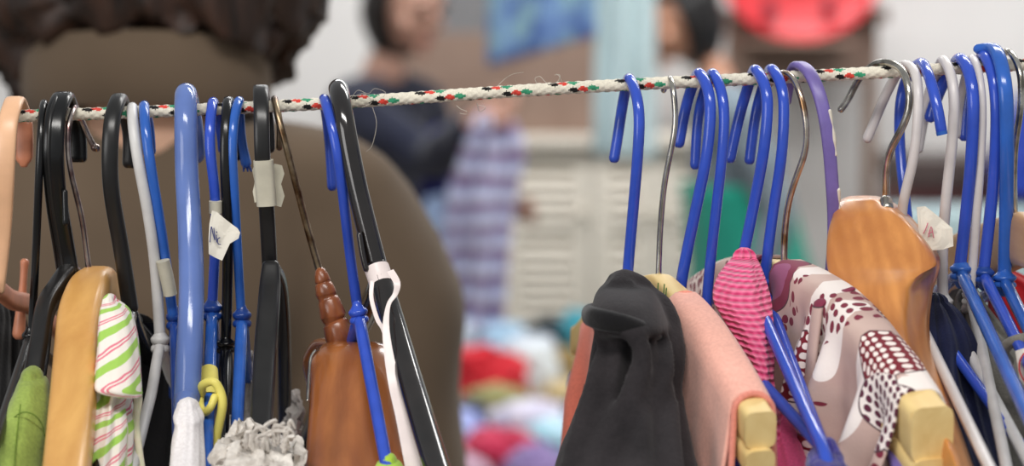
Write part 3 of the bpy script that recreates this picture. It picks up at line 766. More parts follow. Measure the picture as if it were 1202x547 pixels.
o = clothobj('striped_shirt', loft([(430, 120, 150, .945, .010), (452, 112, 156, .94, .014), (470, 113, 150, .938, .014), (500, 104, 154, .93, .018), (547, 95, 152, .92, .02), (620, 80, 150, .9, .025), (700, 70, 150, .88, .03)], fold=.0016, nf=6, seed=4, twist=.6), M['stripe'], 'white top with pink and green stripes draped beside the honey wooden hanger', 'top')
clothobj('folded_flap', loft([(352, 121, 136, .95, .006), (364, 117, 152, .945, .009), (385, 115, 160, .94, .011), (410, 114, 164, .935, .012), (440, 111, 166, .93, .012), (456, 112, 167, .928, .012), (464, 140, 167, .928, .008)], fold=.0006, nf=4, seed=5), M['stripe'], None, None, parent=o)
tube('hanging_edge', [W(158, 440, .934), W(162, 470, .935), W(160, 500, .935), W(168, 560, .93)], [(pr(12), pr(6)), (pr(10), pr(5)), (pr(8), pr(5)), (pr(8), pr(5))], M['stripe'], o, ref=RX)
# white cloth at end of periwinkle
M['whitecl'] = cloth('white_cotton', (240, 234, 234), 900, .06, .04)
clothobj('white_shirt', loft([(478, 209, 232, .935, .008), (490, 205, 237, .932, .012), (500, 207, 236, .93, .012), (520, 203, 237, .925, .014), (547, 201, 238, .915, .018), (620, 195, 240, .89, .02)], fold=.0006, nf=5, seed=6), M['whitecl'], 'white cotton cloth on the end of the periwinkle hanger', 'top')
# white lace and fuzzy strands
M['lace'] = cloth('white_lace', (228, 222, 214), 500, .8, .25, fuzz=200, c2=(170, 160, 150))
o = clothobj('lace_blouse', loft([(508, 275, 305, .925, .006), (520, 262, 345, .92, .012), (534, 255, 350, .915, .016), (560, 250, 352, .91, .02), (640, 240, 356, .89, .03)], fold=.002, nf=11, seed=7, rough=.004, rs=220), M['lace'], 'white lacy top on the flat charcoal hanger at the bottom', 'top')
for q in range(14):
    x = 290 + q * 4.2 + random.uniform(-3, 3); y = 512 + random.uniform(-6, 10)
    tube('fringe', [W(x, y + 10, .905), W(x + random.uniform(-4, 6), y - 6, .903), W(x + random.uniform(-2, 14), y - 12 + random.uniform(-4, 6), .902), W(x + random.uniform(4, 20), y - 8 + random.uniform(-4, 6), .903)], [pr(5), pr(5), pr(4), pr(2)], M['lace'], o, nseg=6)
M['fuzz'] = cloth('grey_fleece', (170, 164, 160), 400, .8, .3, fuzz=150)
M['fuzzw'] = cloth('white_fleece', (216, 210, 204), 400, .8, .2, fuzz=150)
clothobj('fleece_jacket', loft([(418, 287, 296, 1.05, .004), (440, 285, 303, 1.05, .008), (480, 286, 305, 1.05, .012), (547, 268, 312, 1.05, .02), (650, 256, 330, 1.05, .03)], fold=.001, nf=6, seed=8, rough=.002, rs=300), M['fuzz'], 'grey fleece showing between the blue and charcoal hangers', 'top')
clothobj('fleece_scarf', loft([(462, 343, 351, 1.06, .003), (475, 341, 353, 1.06, .005), (500, 335, 352, 1.06, .006), (530, 332, 350, 1.06, .008), (600, 325, 350, 1.06, .01)], fold=.0008, nf=6, seed=9, rough=.003, rs=300), M['fuzzw'], 'fluffy white strand hanging left of the brown wooden hanger', 'scarf')
clothobj('cream_sweater', loft([(490, 266, 272, .985, .003), (505, 256, 274, .98, .008), (547, 246, 276, .97, .012), (640, 236, 280, .95, .02)], fold=.001, nf=5, seed=10), M['fuzzw'], 'cream cloth between the yellow band and the lacy top', 'top')
o = clothobj('lime_shirt', loft([(541, 446, 466, .915, .006), (550, 440, 474, .912, .01), (600, 436, 490, .9, .016), (680, 430, 500, .88, .02)], fold=0, seed=11), cloth('lime_cotton', (176, 214, 70), 900, .3, .1), 'lime cloth just showing on the blue hanger at the bottom edge', 'top')

# black shirt
M['blackshirt'] = cloth('black_jersey', (52, 48, 50), 800, .3, .45, 0.1, .95, 45, (27, 25, 27))
def blackshirt():
    return loft([(336, 712, 752, .958, .016), (345, 702, 768, .955, .024), (360, 696, 778, .95, .032), (378, 696, 784, .945, .036), (392, 698, 787, .94, .036), (420, 693, 789, .935, .036), (450, 688, 786, .93, .036), (480, 678, 792, .92, .038),
                 (515, 664, 800, .91, .04), (547, 650, 808, .9, .044), (600, 636, 822, .88, .05), (700, 620, 850, .86, .055)], nseg=120, sub=8, fold=.0042, nf=5, seed=1.2, twist=.12, bottom=True)
def tf_(pts, ws): return sweep([W(*p) for p in pts], [(pr(w), pr(w * .55)) for w in ws], ref=RX, nseg=14)
hoodr = [(334, 714, 752, .955, .010, 0), (337, 706, 761, .948, .024, 0), (346, 699, 770, .941, .032, 0), (358, 696, 776, .936, .036, 0), (374, 691, 782, .93, .038, 0), (384, 692, 786, .928, .034, 0)]
BSPARTS = [blackshirt(), loft(hoodr, nseg=64, fold=.0, bottom=True),
    tf_([(700, 398, .915), (716, 392, .903), (736, 393, .897), (750, 402, .894), (754, 424, .893), (744, 455, .891), (728, 500, .884), (708, 560, .870), (696, 620, .855)], [12, 16, 20, 24, 26, 28, 30, 32, 34]),
    tf_([(782, 396, .915), (784, 420, .905), (776, 450, .899), (758, 485, .892), (742, 530, .882), (730, 600, .86)], [12, 20, 26, 28, 30, 32]),
    tf_([(786, 450, .905), (786, 480, .895), (784, 520, .882), (788, 600, .858)], [12, 24, 32, 40]),
    tf_([(708, 400, .914), (702, 430, .903), (690, 475, .893), (674, 530, .879), (658, 600, .857)], [12, 20, 24, 26, 30])]
def blackshirt_done(rm): 
    g = []
    for v, f, u in BSPARTS: g.append((v, f, u))
    return rm(merge(*g), .0016, 10, .5)
M['salmon_glow'] = cloth('salmon_jersey_glow', (240, 132, 110), 900, .2, .1)  # salmon jersey of the back half, with shade and glow put into its colour
M['salmon'] = cloth('salmon_jersey', (250, 184, 166), 700, .15, .05, .25)
WS = pr(48, .9)
def ridge_drape(RG, k0, k1, w, hang, back=None, A=None, off=.0012, **kw):
    N = RG(k0); E = RG(k1)
    if back: N = mirror(A, N); E = mirror(A, E)
    def dr(u):
        p = RG(k0 + (k1 - k0) * u); return p.z - (N.z + (E.z - N.z) * u) - w + off
    return drape(N, E, 0, 1, w, hang, drop=dr, **kw)
o = clothobj('salmon_shirt', ridge_drape(RG2, .28, .97, WS, .30, flare=.008, fold=.0022, nfold=1.4, seed=2.0, nu=80, nv=110), M['salmon'], 'salmon pink jersey shirt draped over the pale wooden hanger', 'shirt', th=.0016)
SAL = o
def rimpts(P, D, w, hang, n=9, extra=.002):
    h = Vector((D.x, D.y, 0)).normalized(); s = Vector((-h.y, h.x, 0)); s = s if s.x > 0 else -s
    P = P + h * extra; pts = [P - s * (w + .003) - ZZ * hang, P - s * (w + .001) - ZZ * hang * .5, P - s * w - ZZ * .004]
    for k in range(n):
        a = -math.pi / 2 + math.pi * k / (n - 1); pts.append(P + s * w * math.sin(a) + ZZ * w * math.cos(a))
    pts += [P + s * w - ZZ * .004, P + s * (w + .001) - ZZ * hang * .5, P + s * (w + .003) - ZZ * hang]
    return pts
D2 = E2 - A2
clothobj('hem', sweep(rimpts(RG2(.97) - ZZ * (WS - .0014), D2, WS, .05), [pr(7)], nseg=10), cloth('salmon_rib', (240, 150, 132), 700, .2, .08), None, None, parent=o)
clothobj('hem', sweep(rimpts(RG2(.28) - ZZ * (WS - .0014), D2, WS, .2, extra=.0), [pr(5)], nseg=10), cloth('salmon_seam', (246, 158, 138), 700, .2, .08), None, None, parent=o)
clothobj('back_half', ridge_drape(RG2, .45, .84, WS, .25, True, A2, off=-.004, flare=.01, fold=.003, nfold=1.4, seed=3.0), M['salmon_glow'], None, None, parent=o, th=.0016)
# pink knit
def knit():
    t = NT('pink_rib_knit')
    v = t.coord('UV')
    sp = t.n('ShaderNodeSeparateXYZ'); t.l(v, sp.inputs[0])
    nzz = t.n('ShaderNodeTexNoise', i_Scale=30.0); t.l(t.coord(), nzz.inputs['Vector'])
    row = t.math('SINE', t.math('ADD', t.math('MULTIPLY', sp.outputs['Y'], 2 * math.pi / .0034), t.math('MULTIPLY', t.math('SINE', t.math('MULTIPLY', sp.outputs['X'], 120.0)), 3.0)))
    colw = t.math('SINE', t.math('MULTIPLY', sp.outputs['X'], 2 * math.pi / .003))
    h = t.math('ADD', row, t.math('MULTIPLY', colw, .35))
    f = t.math('MULTIPLY_ADD', h, .35); f.node.inputs[2].default_value = .5
    col = t.ramp(f, [(.05, (206, 50, 104)), (.45, (244, 96, 146)), (.9, (255, 136, 172))])
    t.bump(h, .7, .0012)
    return t.set(col, .85, Sheen_Weight=.3, Specular_IOR_Level=.15)
M['knit'] = knit()
clothobj('knit_sweater', loft([(302, 861, 885, .99, .005), (312, 851, 890, .985, .010), (328, 841, 896, .975, .013), (350, 838, 902, .968, .014), (370, 848, 904, .962, .014), (390, 860, 906, .957, .014), (420, 874, 906, .95, .014), (450, 884, 906, .945, .014), (500, 893, 920, .94, .016), (547, 900, 935, .935, .02), (620, 905, 950, .93, .025)], nseg=80, sub=8, fold=.0008, nf=3, seed=3, expo=2.0), M['knit'], 'hot pink ribbed knit bunched between the salmon top and the blouse', 'sweater')
M['pinkjersey'] = cloth('pink_jersey', (226, 92, 140), 900, .25, .1)
clothobj('pink_shirt', loft([(470, 905, 915, .95, .004), (490, 900, 926, .94, .008), (515, 905, 938, .93, .01), (547, 910, 948, .92, .014), (620, 915, 960, .9, .02)], fold=.0006, nf=4, seed=6), M['pinkjersey'], 'smooth pink cloth below the pink knit at the bottom edge', 'top')
M['paisley'] = None
# lilac/blue sock-like cloth at end of blue arm
M['indigo'] = cloth('indigo_terry', (66, 58, 140), 500, .7, .3, .3, .95, 150)
clothobj('indigo_sweater', loft([(524, 958, 982, .872, .006), (534, 952, 988, .868, .010), (547, 948, 992, .862, .013), (600, 944, 1004, .85, .02), (680, 940, 1010, .83, .025)], fold=.0006, nf=6, seed=4, rough=.001, rs=300), M['indigo'], 'indigo cloth on the end of the blue arm below the blouse', 'top')
# patterned blouse
def blouse_mat():
    t = NT('maroon_dotted_print')
    uv = t.coord('UV')
    def vor(scale, feature='F1', rnd=1.0, sc=(1, 1, 1), rot=0, off=(0, 0, 0)):
        mp = t.n('ShaderNodeMapping'); mp.inputs['Scale'].default_value = sc; mp.inputs['Rotation'].default_value = (0, 0, rot); mp.inputs['Location'].default_value = off
        t.l(uv, mp.inputs['Vector'])
        n = t.n('ShaderNodeTexVoronoi', voronoi_dimensions='2D', feature=feature); n.inputs['Scale'].default_value = scale; n.inputs['Randomness'].default_value = rnd
        t.l(mp.outputs['Vector'], n.inputs['Vector']); return n
    def lt(a, b): return t.math('LESS_THAN', a, b)
    def gt(a, b): return t.math('GREATER_THAN', a, b)
    base = (196, 168, 158)
    col = t.mix(0.0, base, base)
    nb = t.n('ShaderNodeTexNoise', i_Scale=40.0); t.l(uv, nb.inputs['Vector'])
    col = t.ramp(nb.outputs['Fac'], [(.3, (184, 154, 146)), (.7, (206, 180, 170))])
    # pale petals
    pt = vor(38, sc=(1, .42, 1), rot=.5); col = t.mix(lt(pt.outputs['Distance'], .30), col, (238, 228, 222))
    # small maroon dots
    sd = vor(185, rnd=.5); zone = t.n('ShaderNodeTexNoise', i_Scale=22.0); t.l(uv, zone.inputs['Vector'])
    msk = t.math('MULTIPLY', lt(sd.outputs['Distance'], .33), gt(zone.outputs['Fac'], .57)); col = t.mix(msk, col, (124, 44, 62))
    # big flowers: maroon discs with white dots and dark rim
    big = vor(30, rnd=.9, off=(.041, .008, 0)); d = big.outputs['Distance']
    sepc = t.n('ShaderNodeSeparateColor'); t.l(big.outputs['Color'], sepc.inputs[0])
    on = gt(sepc.outputs[0], .38)
    wd = vor(270, rnd=.15)
    inner = t.mix(lt(wd.outputs['Distance'], .36), (120, 34, 46), (240, 226, 220))
    inner2 = t.mix(lt(wd.outputs['Distance'], .36), (236, 226, 220), (92, 40, 60))
    inner3 = t.mix(lt(d, .26), (128, 52, 74), (150, 84, 118))
    pick = t.mix(gt(sepc.outputs[1], .5), inner, inner2); pick = t.mix(gt(sepc.outputs[2], .7), pick, inner3)
    col = t.mix(t.math('MULTIPLY', on, lt(d, .44)), col, (84, 60, 66))
    col = t.mix(t.math('MULTIPLY', on, lt(d, .42)), col, pick)
    fine = t.n('ShaderNodeTexNoise', i_Scale=900.0); t.l(t.coord(), fine.inputs['Vector']); t.bump(fine.outputs['Fac'], .15, .0006)
    return t.set(col, .85, Sheen_Weight=.1, Specular_IOR_Level=.2)
M['blouse'] = blouse_mat()
WB = pr(58, .92)
o = clothobj('blouse', ridge_drape(RG7, .06, .985, WB, .28, flare=.010, fold=.0066, nfold=4.6, seed=1.0, nu=160, nv=120), M['blouse'], 'taupe blouse printed with maroon dotted flowers on the wooden hanger', 'blouse', th=.0014)
clothobj('back_half', ridge_drape(RG7, .10, 1.0, WB, .22, True, A7, flare=.012, fold=.004, nfold=3.2, seed=2.0), M['blouse'], None, None, parent=o, th=.0014)
D7 = E7 - A7; r7 = RG7(.46) - ZZ * WB; h7 = Vector((D7.x, D7.y, 0)).normalized(); s7 = Vector((h7.y, -h7.x, 0)); s7 = s7 if s7.x < 0 else -s7
tf = sweep([r7 + ZZ * (WB + .002) - s7 * .004, r7 + s7 * WB * .8 + ZZ * WB * .75, r7 + s7 * (WB + .002), r7 + s7 * (WB + .006) - ZZ * .05, r7 + s7 * (WB + .009) - ZZ * .12, r7 + s7 * (WB + .010) - ZZ * .2], [(pr(10), pr(5)), (pr(18), pr(8)), (pr(22), pr(10)), (pr(22), pr(10)), (pr(24), pr(10)), (pr(24), pr(10))], ref=h7, nseg=14)
tf = (tf[0], tf[1], [(p.x * .8 - p.y * .4 + .013, p.z) for p in tf[0]])
clothobj('cloth_fold', tf, M['blouse'], None, None, parent=o)
# right edge clothes
M['navy'] = cloth('navy_satin', (28, 34, 66), 900, .2, .35, .1, .5)
clothobj('navy_blouse', loft([(352, 1090, 1108, .985, .006), (366, 1084, 1124, .98, .010), (400, 1082, 1142, .97, .014), (440, 1086, 1146, .96, .014), (500, 1100, 1160, .95, .016), (560, 1116, 1180, .94, .018), (680, 1150, 1220, .92, .02)], fold=.0022, nf=6, seed=5, twist=.3), M['navy'], 'navy satin top crumpled beside the orange wooden hanger', 'top')
M['greycl'] = cloth('grey_marl', (136, 132, 122), 600, .4, .25)
o = clothobj('grey_shirt', loft([(352, 1118, 1150, 1.03, .008), (380, 1118, 1172, 1.02, .014), (420, 1126, 1215, 1.0, .016), (470, 1140, 1240, .98, .018), (547, 1150, 1260, .97, .02), (660, 1170, 1280, .95, .025)], fold=.002, nf=7, seed=6), M['greycl'], 'grey marl shirt with white neck label at the right edge', 'shirt')
tube('neckline', [W(1225, 396, .93), W(1200, 398, .93), W(1184, 404, .935), W(1178, 414, .94), W(1184, 424, .945)], [pr(13)], M['greycl'], o)
sheet('neck_label', [(1192, 412), (1204, 408), (1216, 410), (1216, 455), (1206, 456), (1197, 445)], .915, M['paper'], o)
tube('label_edging', [W(1202, 415, .913), W(1197, 424, .913), W(1197, 436, .913), W(1203, 448, .913)], [pr(2)], cloth('red_thread', (206, 50, 60)), o, nseg=6)
M['red'] = cloth('red_cotton', (186, 34, 42), 900, .25, .2)
clothobj('red_shirt', loft([(314, 1142, 1180, 1.092, .008), (338, 1160, 1222, 1.09, .01), (370, 1160, 1236, 1.09, .014), (410, 1156, 1240, 1.09, .016), (520, 1150, 1250, 1.09, .02)], fold=.0012, nf=5, seed=7), M['red'], 'red top behind the blue hangers at the right edge', 'top')
clothobj('blue_coat', loft([(126, 1192, 1240, 5.98, .08), (150, 1180, 1270, 5.96, .12), (184, 1170, 1280, 5.93, .15), (190, 1168, 1284, 5.84, .05), (228, 1172, 1282, 5.82, .04)], fold=.01, nf=5, seed=9), cloth('royal_blue_cotton', (34, 56, 150), 200, .2, .2), 'royal blue coat heaped on the dark chest at the right edge', 'coat')

# ================================================================== ROOM
floor_m = NT('floor_vinyl'); nzf = floor_m.n('ShaderNodeTexNoise', i_Scale=3.0, i_Detail=6.0); floor_m.l(floor_m.coord(), nzf.inputs['Vector'])
floor_m = floor_m.set(floor_m.ramp(nzf.outputs['Fac'], [(.3, (120, 112, 104)), (.7, (150, 142, 132))]), .6)
wall_m = NT('white_paint'); nzw = wall_m.n('ShaderNodeTexNoise', i_Scale=2.0, i_Detail=5.0); wall_m.l(wall_m.coord(), nzw.inputs['Vector'])
wall_m = wall_m.set(wall_m.ramp(nzw.outputs['Fac'], [(.3, (222, 220, 218)), (.7, (236, 234, 232))]), .85)
YB = 6.75
v, f, u = box((0, 3.0, -.05), (11, 12, .1)); struct(mk('floor', v, f, floor_m, None, u, False))
v, f, u = box((0, YB + .1, 1.6), (11, .2, 3.2)); struct(mk('wall_back', v, f, wall_m, None, u, False))
v, f, u = box((0, YB - .012, .06), (11, .02, .12)); struct(mk('baseboard_back', v, f, plastic('skirting_paint', (206, 202, 196), .5), None, u, False))
def XW(px, d): return (px - CX) / F * d
def Zy(py, d): return W(601, py, d).z
def Yd(d): return W(601, 273, d).y
# louvred cabinets
M['louvre'] = plastic('off_white_paint', (238, 230, 216), .55, .06)
def louvre(px0, px1, d, pyt, label, doors):
    x0, x1 = XW(px0, d), XW(px1, d); zt = Zy(pyt, d); y = Yd(d)
    t = thing('louvred_cabinet', ((x0 + x1) / 2, y + .2, 0), label, 'cabinet')
    v, f, u = merge(box(((x0 + x1) / 2, y + .24, zt / 2), (x1 - x0, .36, zt - .02))); bev(mk('carcass', v, f, M['louvre'], t, u, False), .004)
    v, f, u = box(((x0 + x1) / 2, y + .21, zt), (x1 - x0 - .001, .46, .03)); bev(mk('cabinet_top', v, f, M['louvre'], t, u, False), .004)
    dw = (x1 - x0) / doors
    for k in range(doors):
        a = x0 + dw * k + .002; b = a + dw - .004
        st = .045
        z0, z1 = .08, zt - .03; zm = Zy(271, d)
        parts = [box(((a + st / 2), y + .03, (z0 + z1) / 2), (st, .035, z1 - z0)), box(((b - st / 2), y + .03, (z0 + z1) / 2), (st, .035, z1 - z0))]
        for zc, hh in ((z0 + .03, .06), (zm, .035), (z1 - .02, .04)): parts.append(box(((a + b) / 2, y + .03, zc), (b - a - 2 * st, .035, hh)))
        rot = Matrix.Rotation(math.radians(-38), 3, 'X')
        z = z0 + .08
        while z < z1 - .05:
            if abs(z - zm) > .03: parts.append(box(((a + b) / 2, y + .03, z), (b - a - 2 * st, .006, .046), rot))
            z += .031
        v, f, u = merge(*parts); dr = mk('door', v, f, M['louvre'], t, u, False)
        hx = b - .022 if k % 2 == 0 else a + .022
        tube('door_knob', [Vector((hx, y + .012, zm + .05)), Vector((hx, y - .004, zm + .05)), Vector((hx, y - .012, zm + .05))], [.006, .008, .012], M['louvre'], dr)
    t['group'] = 'louvred cabinets'
    return t
louvre(590, 694, 6.2, 166, 'off-white cabinet with louvred door behind the clothes pile', 1)
louvre(695, 850, 6.2, 166, 'off-white louvred two-door cabinet behind the person in the teal skirt', 2)
# brown boards
M['brownb'] = wood('dull_brown_board', (150, 126, 112), (134, 110, 96), 6, .7, coat=0)
d = 6.3
t = thing('wooden_shelf_unit', (XW(620, d), Yd(d) + .1, Zy(160, d)), 'plain dusty brown wooden box shelf standing on the louvred cabinets', 'shelf')
def panel(name, px0, px1, py0, py1, d, th, mat, parent): 
    v, f, u = box(((XW(px0, d) + XW(px1, d)) / 2, Yd(d) + th / 2, (Zy(py0, d) + Zy(py1, d)) / 2), (XW(px1, d) - XW(px0, d), th, Zy(py0, d) - Zy(py1, d)))
    return bev(mk(name, v, f, mat, parent, u, False), .003)
panel('front_panel', 470, 770, 45, 162, d, .02, M['brownb'], t); panel('shelf_top', 465, 775, 38, 46, d, .25, M['brownb'], t)
d = 6.4
t = thing('wooden_rack', (XW(930, d), Yd(d) + .1, 0), 'brown wooden rack with posts against the white wall, under the red tray', 'rack')
panel('rack_board', 852, 1012, 26, 92, d, .05, M['brownb'], t); panel('lower_ledge', 880, 1000, 48.5, 54, d - .25, .26, M['brownb'], t); panel('rack_ledge', 858, 1040, 10, 26, d - .02, .22, wood('dark_brown_board', (120, 88, 70), (98, 70, 54), 6, .6, coat=0), t)
for px in (872, 1022):
    v, f, u = box((XW(px, d), Yd(d) + .05, Zy(24, d) / 2), (.035, .035, Zy(24, d))); bev(mk('post', v, f, M['brownb'] if px > 900 else M['brownb'], t, u, False), .003)
# grey board
v, f, u = box(((XW(470, 6.6) + XW(770, 6.6)) / 2, YB - .0155, 1.72), (XW(770, 6.6) - XW(470, 6.6), .03, .75))
o = bev(mk('pinboard', v, f, plastic('grey_felt', (138, 138, 140), .9), None, u, False), .003); tag(o, 'plain grey board on the back wall above the brown shelf', 'board')
# red round tray
def tray():
    d = 6.2; c = W(941, -53, d); prof = [(0, 0), (.10, .0), (.185, .0), (.2, -.012), (.218, -.022), (.229, -.02), (.23, -.012), (.215, 0), (.195, .012), (0, .012)]
    V, Fc = [], []; ns = 64
    for r, y in prof:
        for j in range(ns):
            a = 2 * math.pi * j / ns; V.append(c + Vector((r * math.cos(a), y, r * math.sin(a))))
    for i in range(len(prof) - 1):
        for j in range(ns): Fc.append((i * ns + j, i * ns + (j + 1) % ns, (i + 1) * ns + (j + 1) % ns, (i + 1) * ns + j))
    return mk('round_tray', V, Fc, plastic('red_enamel', (226, 56, 64), .3, .1))
tr = tray(); tag(tr, 'large round red tray standing upright on the brown rack', 'tray')
d = 6.18
for (x, y, w, h) in ((903, 12, 8, 26), (972, 6, 7, 22)):
    v, f, u = sweep([W(x, y - h / 2, d), W(x + 1, y, d), W(x, y + h / 2, d)], [(w / F * d, .004)] * 3, ref=RX, nseg=10)
    mk('dark_marking', v, f, plastic('dark_red_paint', (150, 30, 46), .5), tr, u)
# dark chest right
d = 6.0
t = thing('wooden_chest', (XW(1165, d), Yd(d) + .2, 0), 'dark brown chest with maroon lower front seen between the right-hand hooks', 'chest')
mdk = wood('dark_walnut', (66, 48, 44), (46, 32, 30), 8, .5)
v, f, u = box((XW(1170, d), Yd(d) + .2, Zy(216, d) / 2 + .03), (XW(1280, d) - XW(1066, d), .4, Zy(216, d) - .06)); bev(mk('body', v, f, plastic('maroon_paint', (110, 58, 58), .5), t, u, False), .004)
v, f, u = box((XW(1170, d), Yd(d) + .19, (Zy(186, d) + Zy(216, d)) / 2), (XW(1284, d) - XW(1062, d), .44, Zy(186, d) - Zy(216, d))); bev(mk('lid', v, f, mdk, t, u, False), .004)
for sx in (1080, 1260):
    for dy in (.03, .37):
        v, f, u = box((XW(sx, d), Yd(d) + dy, .03), (.05, .05, .06)); mk('foot', v, f, mdk, t, u, False)

d = 5.55
t = thing('low_cupboard', (XW(1165, d), Yd(d) + .2, 0), 'pale aqua low cupboard in front of the dark chest', 'cupboard')
v, f, u = box((XW(1170, d), Yd(d) + .17, Zy(252, d) / 2 + .02), (XW(1290, d) - XW(1076, d), .34, Zy(252, d) - .04)); bev(mk('body', v, f, plastic('aqua_paint', (176, 200, 204), .6), t, u, False), .004)
for sx in (1095, 1270):
    for dy in (.04, .30):
        v, f, u = box((XW(sx, d), Yd(d) + dy, .02), (.04, .04, .04)); mk('foot', v, f, plastic('aqua_foot', (120, 140, 146), .6), t, u, False)
# ---------------------------------------------------------------- hanging garments in the background
ZL = 1.98
YL = Yd(5.25)
cord = tube('clothesline', [Vector((-3.2, YL, ZL + .02)), Vector((-1, YL, ZL)), Vector((1, YL, ZL)), Vector((3.2, YL, ZL + .02))], [.003], cloth('cord', (200, 196, 186)))
tag(cord, 'thin cord strung above the frame in the background carrying garments', 'cord')
for sx in (-3.2, 3.2):
    t = tube('line_post', [Vector((sx, YL, 0)), Vector((sx, YL, 1)), Vector((sx, YL, 2.05))], [.02], M['greywire']); tag(t, 'grey metal post holding the %s end of the background cord' % ('left' if sx < 0 else 'right'), 'post', 'posts of the background cord')
def hung(name, mat, label, px0, px1, pyb0, pyb1, d, seed, fold=.012, sleeves=False):
    """garment hanging from the cord: front and back sheets in folds"""
    x0, x1 = XW(px0, d), XW(px1, d); y = YL; V, Fc, U = [], [], []; nx, nzv = 60, 40
    for s in (-1, 1):
        base = len(V)
        for i in range(nzv):
            q = i / (nzv - 1)
            for j in range(nx):
                k = j / (nx - 1); zb = Zy(pyb0 + (pyb1 - pyb0) * k, d)
                z = ZL + (zb - ZL) * q; x = x0 + (x1 - x0) * k; 
                nar = 1 - .25 * (1 - q) ** 2
                x = (x0 + x1) / 2 + (x - (x0 + x1) / 2) * nar
                yy = y + s * (.006 + .03 * q * math.sin(math.pi * k)) + fold * q * math.sin(k * 16 + seed + q * 2) + fold * .6 * noise.noise(Vector((k * 5, q * 4, seed)))
                V.append(Vector((x, yy, z))); U.append((x, z))
        for i in range(nzv - 1):
            for j in range(nx - 1):
                a = base + i * nx + j; Fc.append((a, a + 1, a + nx + 1, a + nx))
    o = mk(name, V, Fc, mat, None, U); solid(o, .003); tag(o, label, 'garment'); return o
def print_mat(name, c1, c2, c3, scale):
    t = NT(name); v = t.coord()
    n = t.n('ShaderNodeTexNoise', i_Scale=float(scale), i_Detail=3.0); t.l(v, n.inputs['Vector'])
    return t.set(t.ramp(n.outputs['Fac'], [(.38, c1), (.5, c2), (.62, c3)]), .9)
hung('printed_skirt', print_mat('blue_print', (70, 96, 150), (104, 136, 180), (134, 170, 178), 16), 'blue and aqua printed skirt hanging in the background at top centre', 572, 706, 78, 40, 5.25, 1)
hung('pale_dress', cloth('ice_blue_cotton', (188, 210, 214), 200, .1, .06), 'pale ice blue dress hanging left of the dark-haired person', 696, 770, 182, 190, 5.25, 3, .016)
# ---------------------------------------------------------------- table and pile of clothes
ZT = .60
t = thing('trestle_table', (.25, 4.35, 0), 'low sorting table buried under a pile of clothes', 'table')
tw = wood('table_wood', (150, 126, 100), (126, 102, 78), 10, .6)
v, f, u = box((.25, 4.3, ZT - .02), (2.0, 1.5, .04)); bev(mk('tabletop', v, f, tw, t, u, False), .005)
for sx in (-.68, 1.18):
    for sy in (3.62, 4.98):
        v, f, u = box((sx, sy, (ZT - .04) / 2), (.05, .05, ZT - .04)); mk('leg', v, f, tw, t, u, False)
def crumple(px, py, d, wpx, hpx, c, label, seed, cat='clothing', c2=None):
    """crumpled garment whose visible centre is px,py; it lies on the heap"""
    ct = W(px, py, d); rx = wpx / 2 / F * d; rz = hpx / 2 / F * d; ry = max(rx * .9, .07)
    bm = bmesh.new(); bmesh.ops.create_icosphere(bm, subdivisions=5, radius=1)
    V = []
    zlow = ZT
    for vv in bm.verts:
        p = vv.co.copy()
        q = 1 + .22 * nz(p, 1.6, seed) + .10 * (1 - abs(nz(p, 3.2, seed + 3)) * 3) + .06 * (1 - abs(nz(p, 6.0, seed + 7)) * 3)
        x, y, z = p.x * rx * q, p.y * ry * q, p.z * rz * q
        w = ct + Vector((x, y, z))
        if p.z < 0:  # lower part spreads down to the table
            k = min(1, -p.z * 1.3)
            w.z = max(zlow + .003 + .004 * abs(nz(p, 5, seed)), w.z * (1 - k) + (zlow + .004) * k)
            w.x += x * .12 * k; w.y += y * .15 * k
        V.append(w)
    Fc = [tuple(x.index for x in fc.verts) for fc in bm.faces]; bm.free()
    cname = 'cloth_%d' % seed
    if c2:
        m = print_mat(cname, c, lerp3(c, c2, .5), c2, 18)
    else: m = cloth(cname, c, 200, .15, .2, fuzz=20)
    o = mk('crumpled_garment', V, Fc, m); tag(o, label, cat, 'pile of clothes on the table'); return o
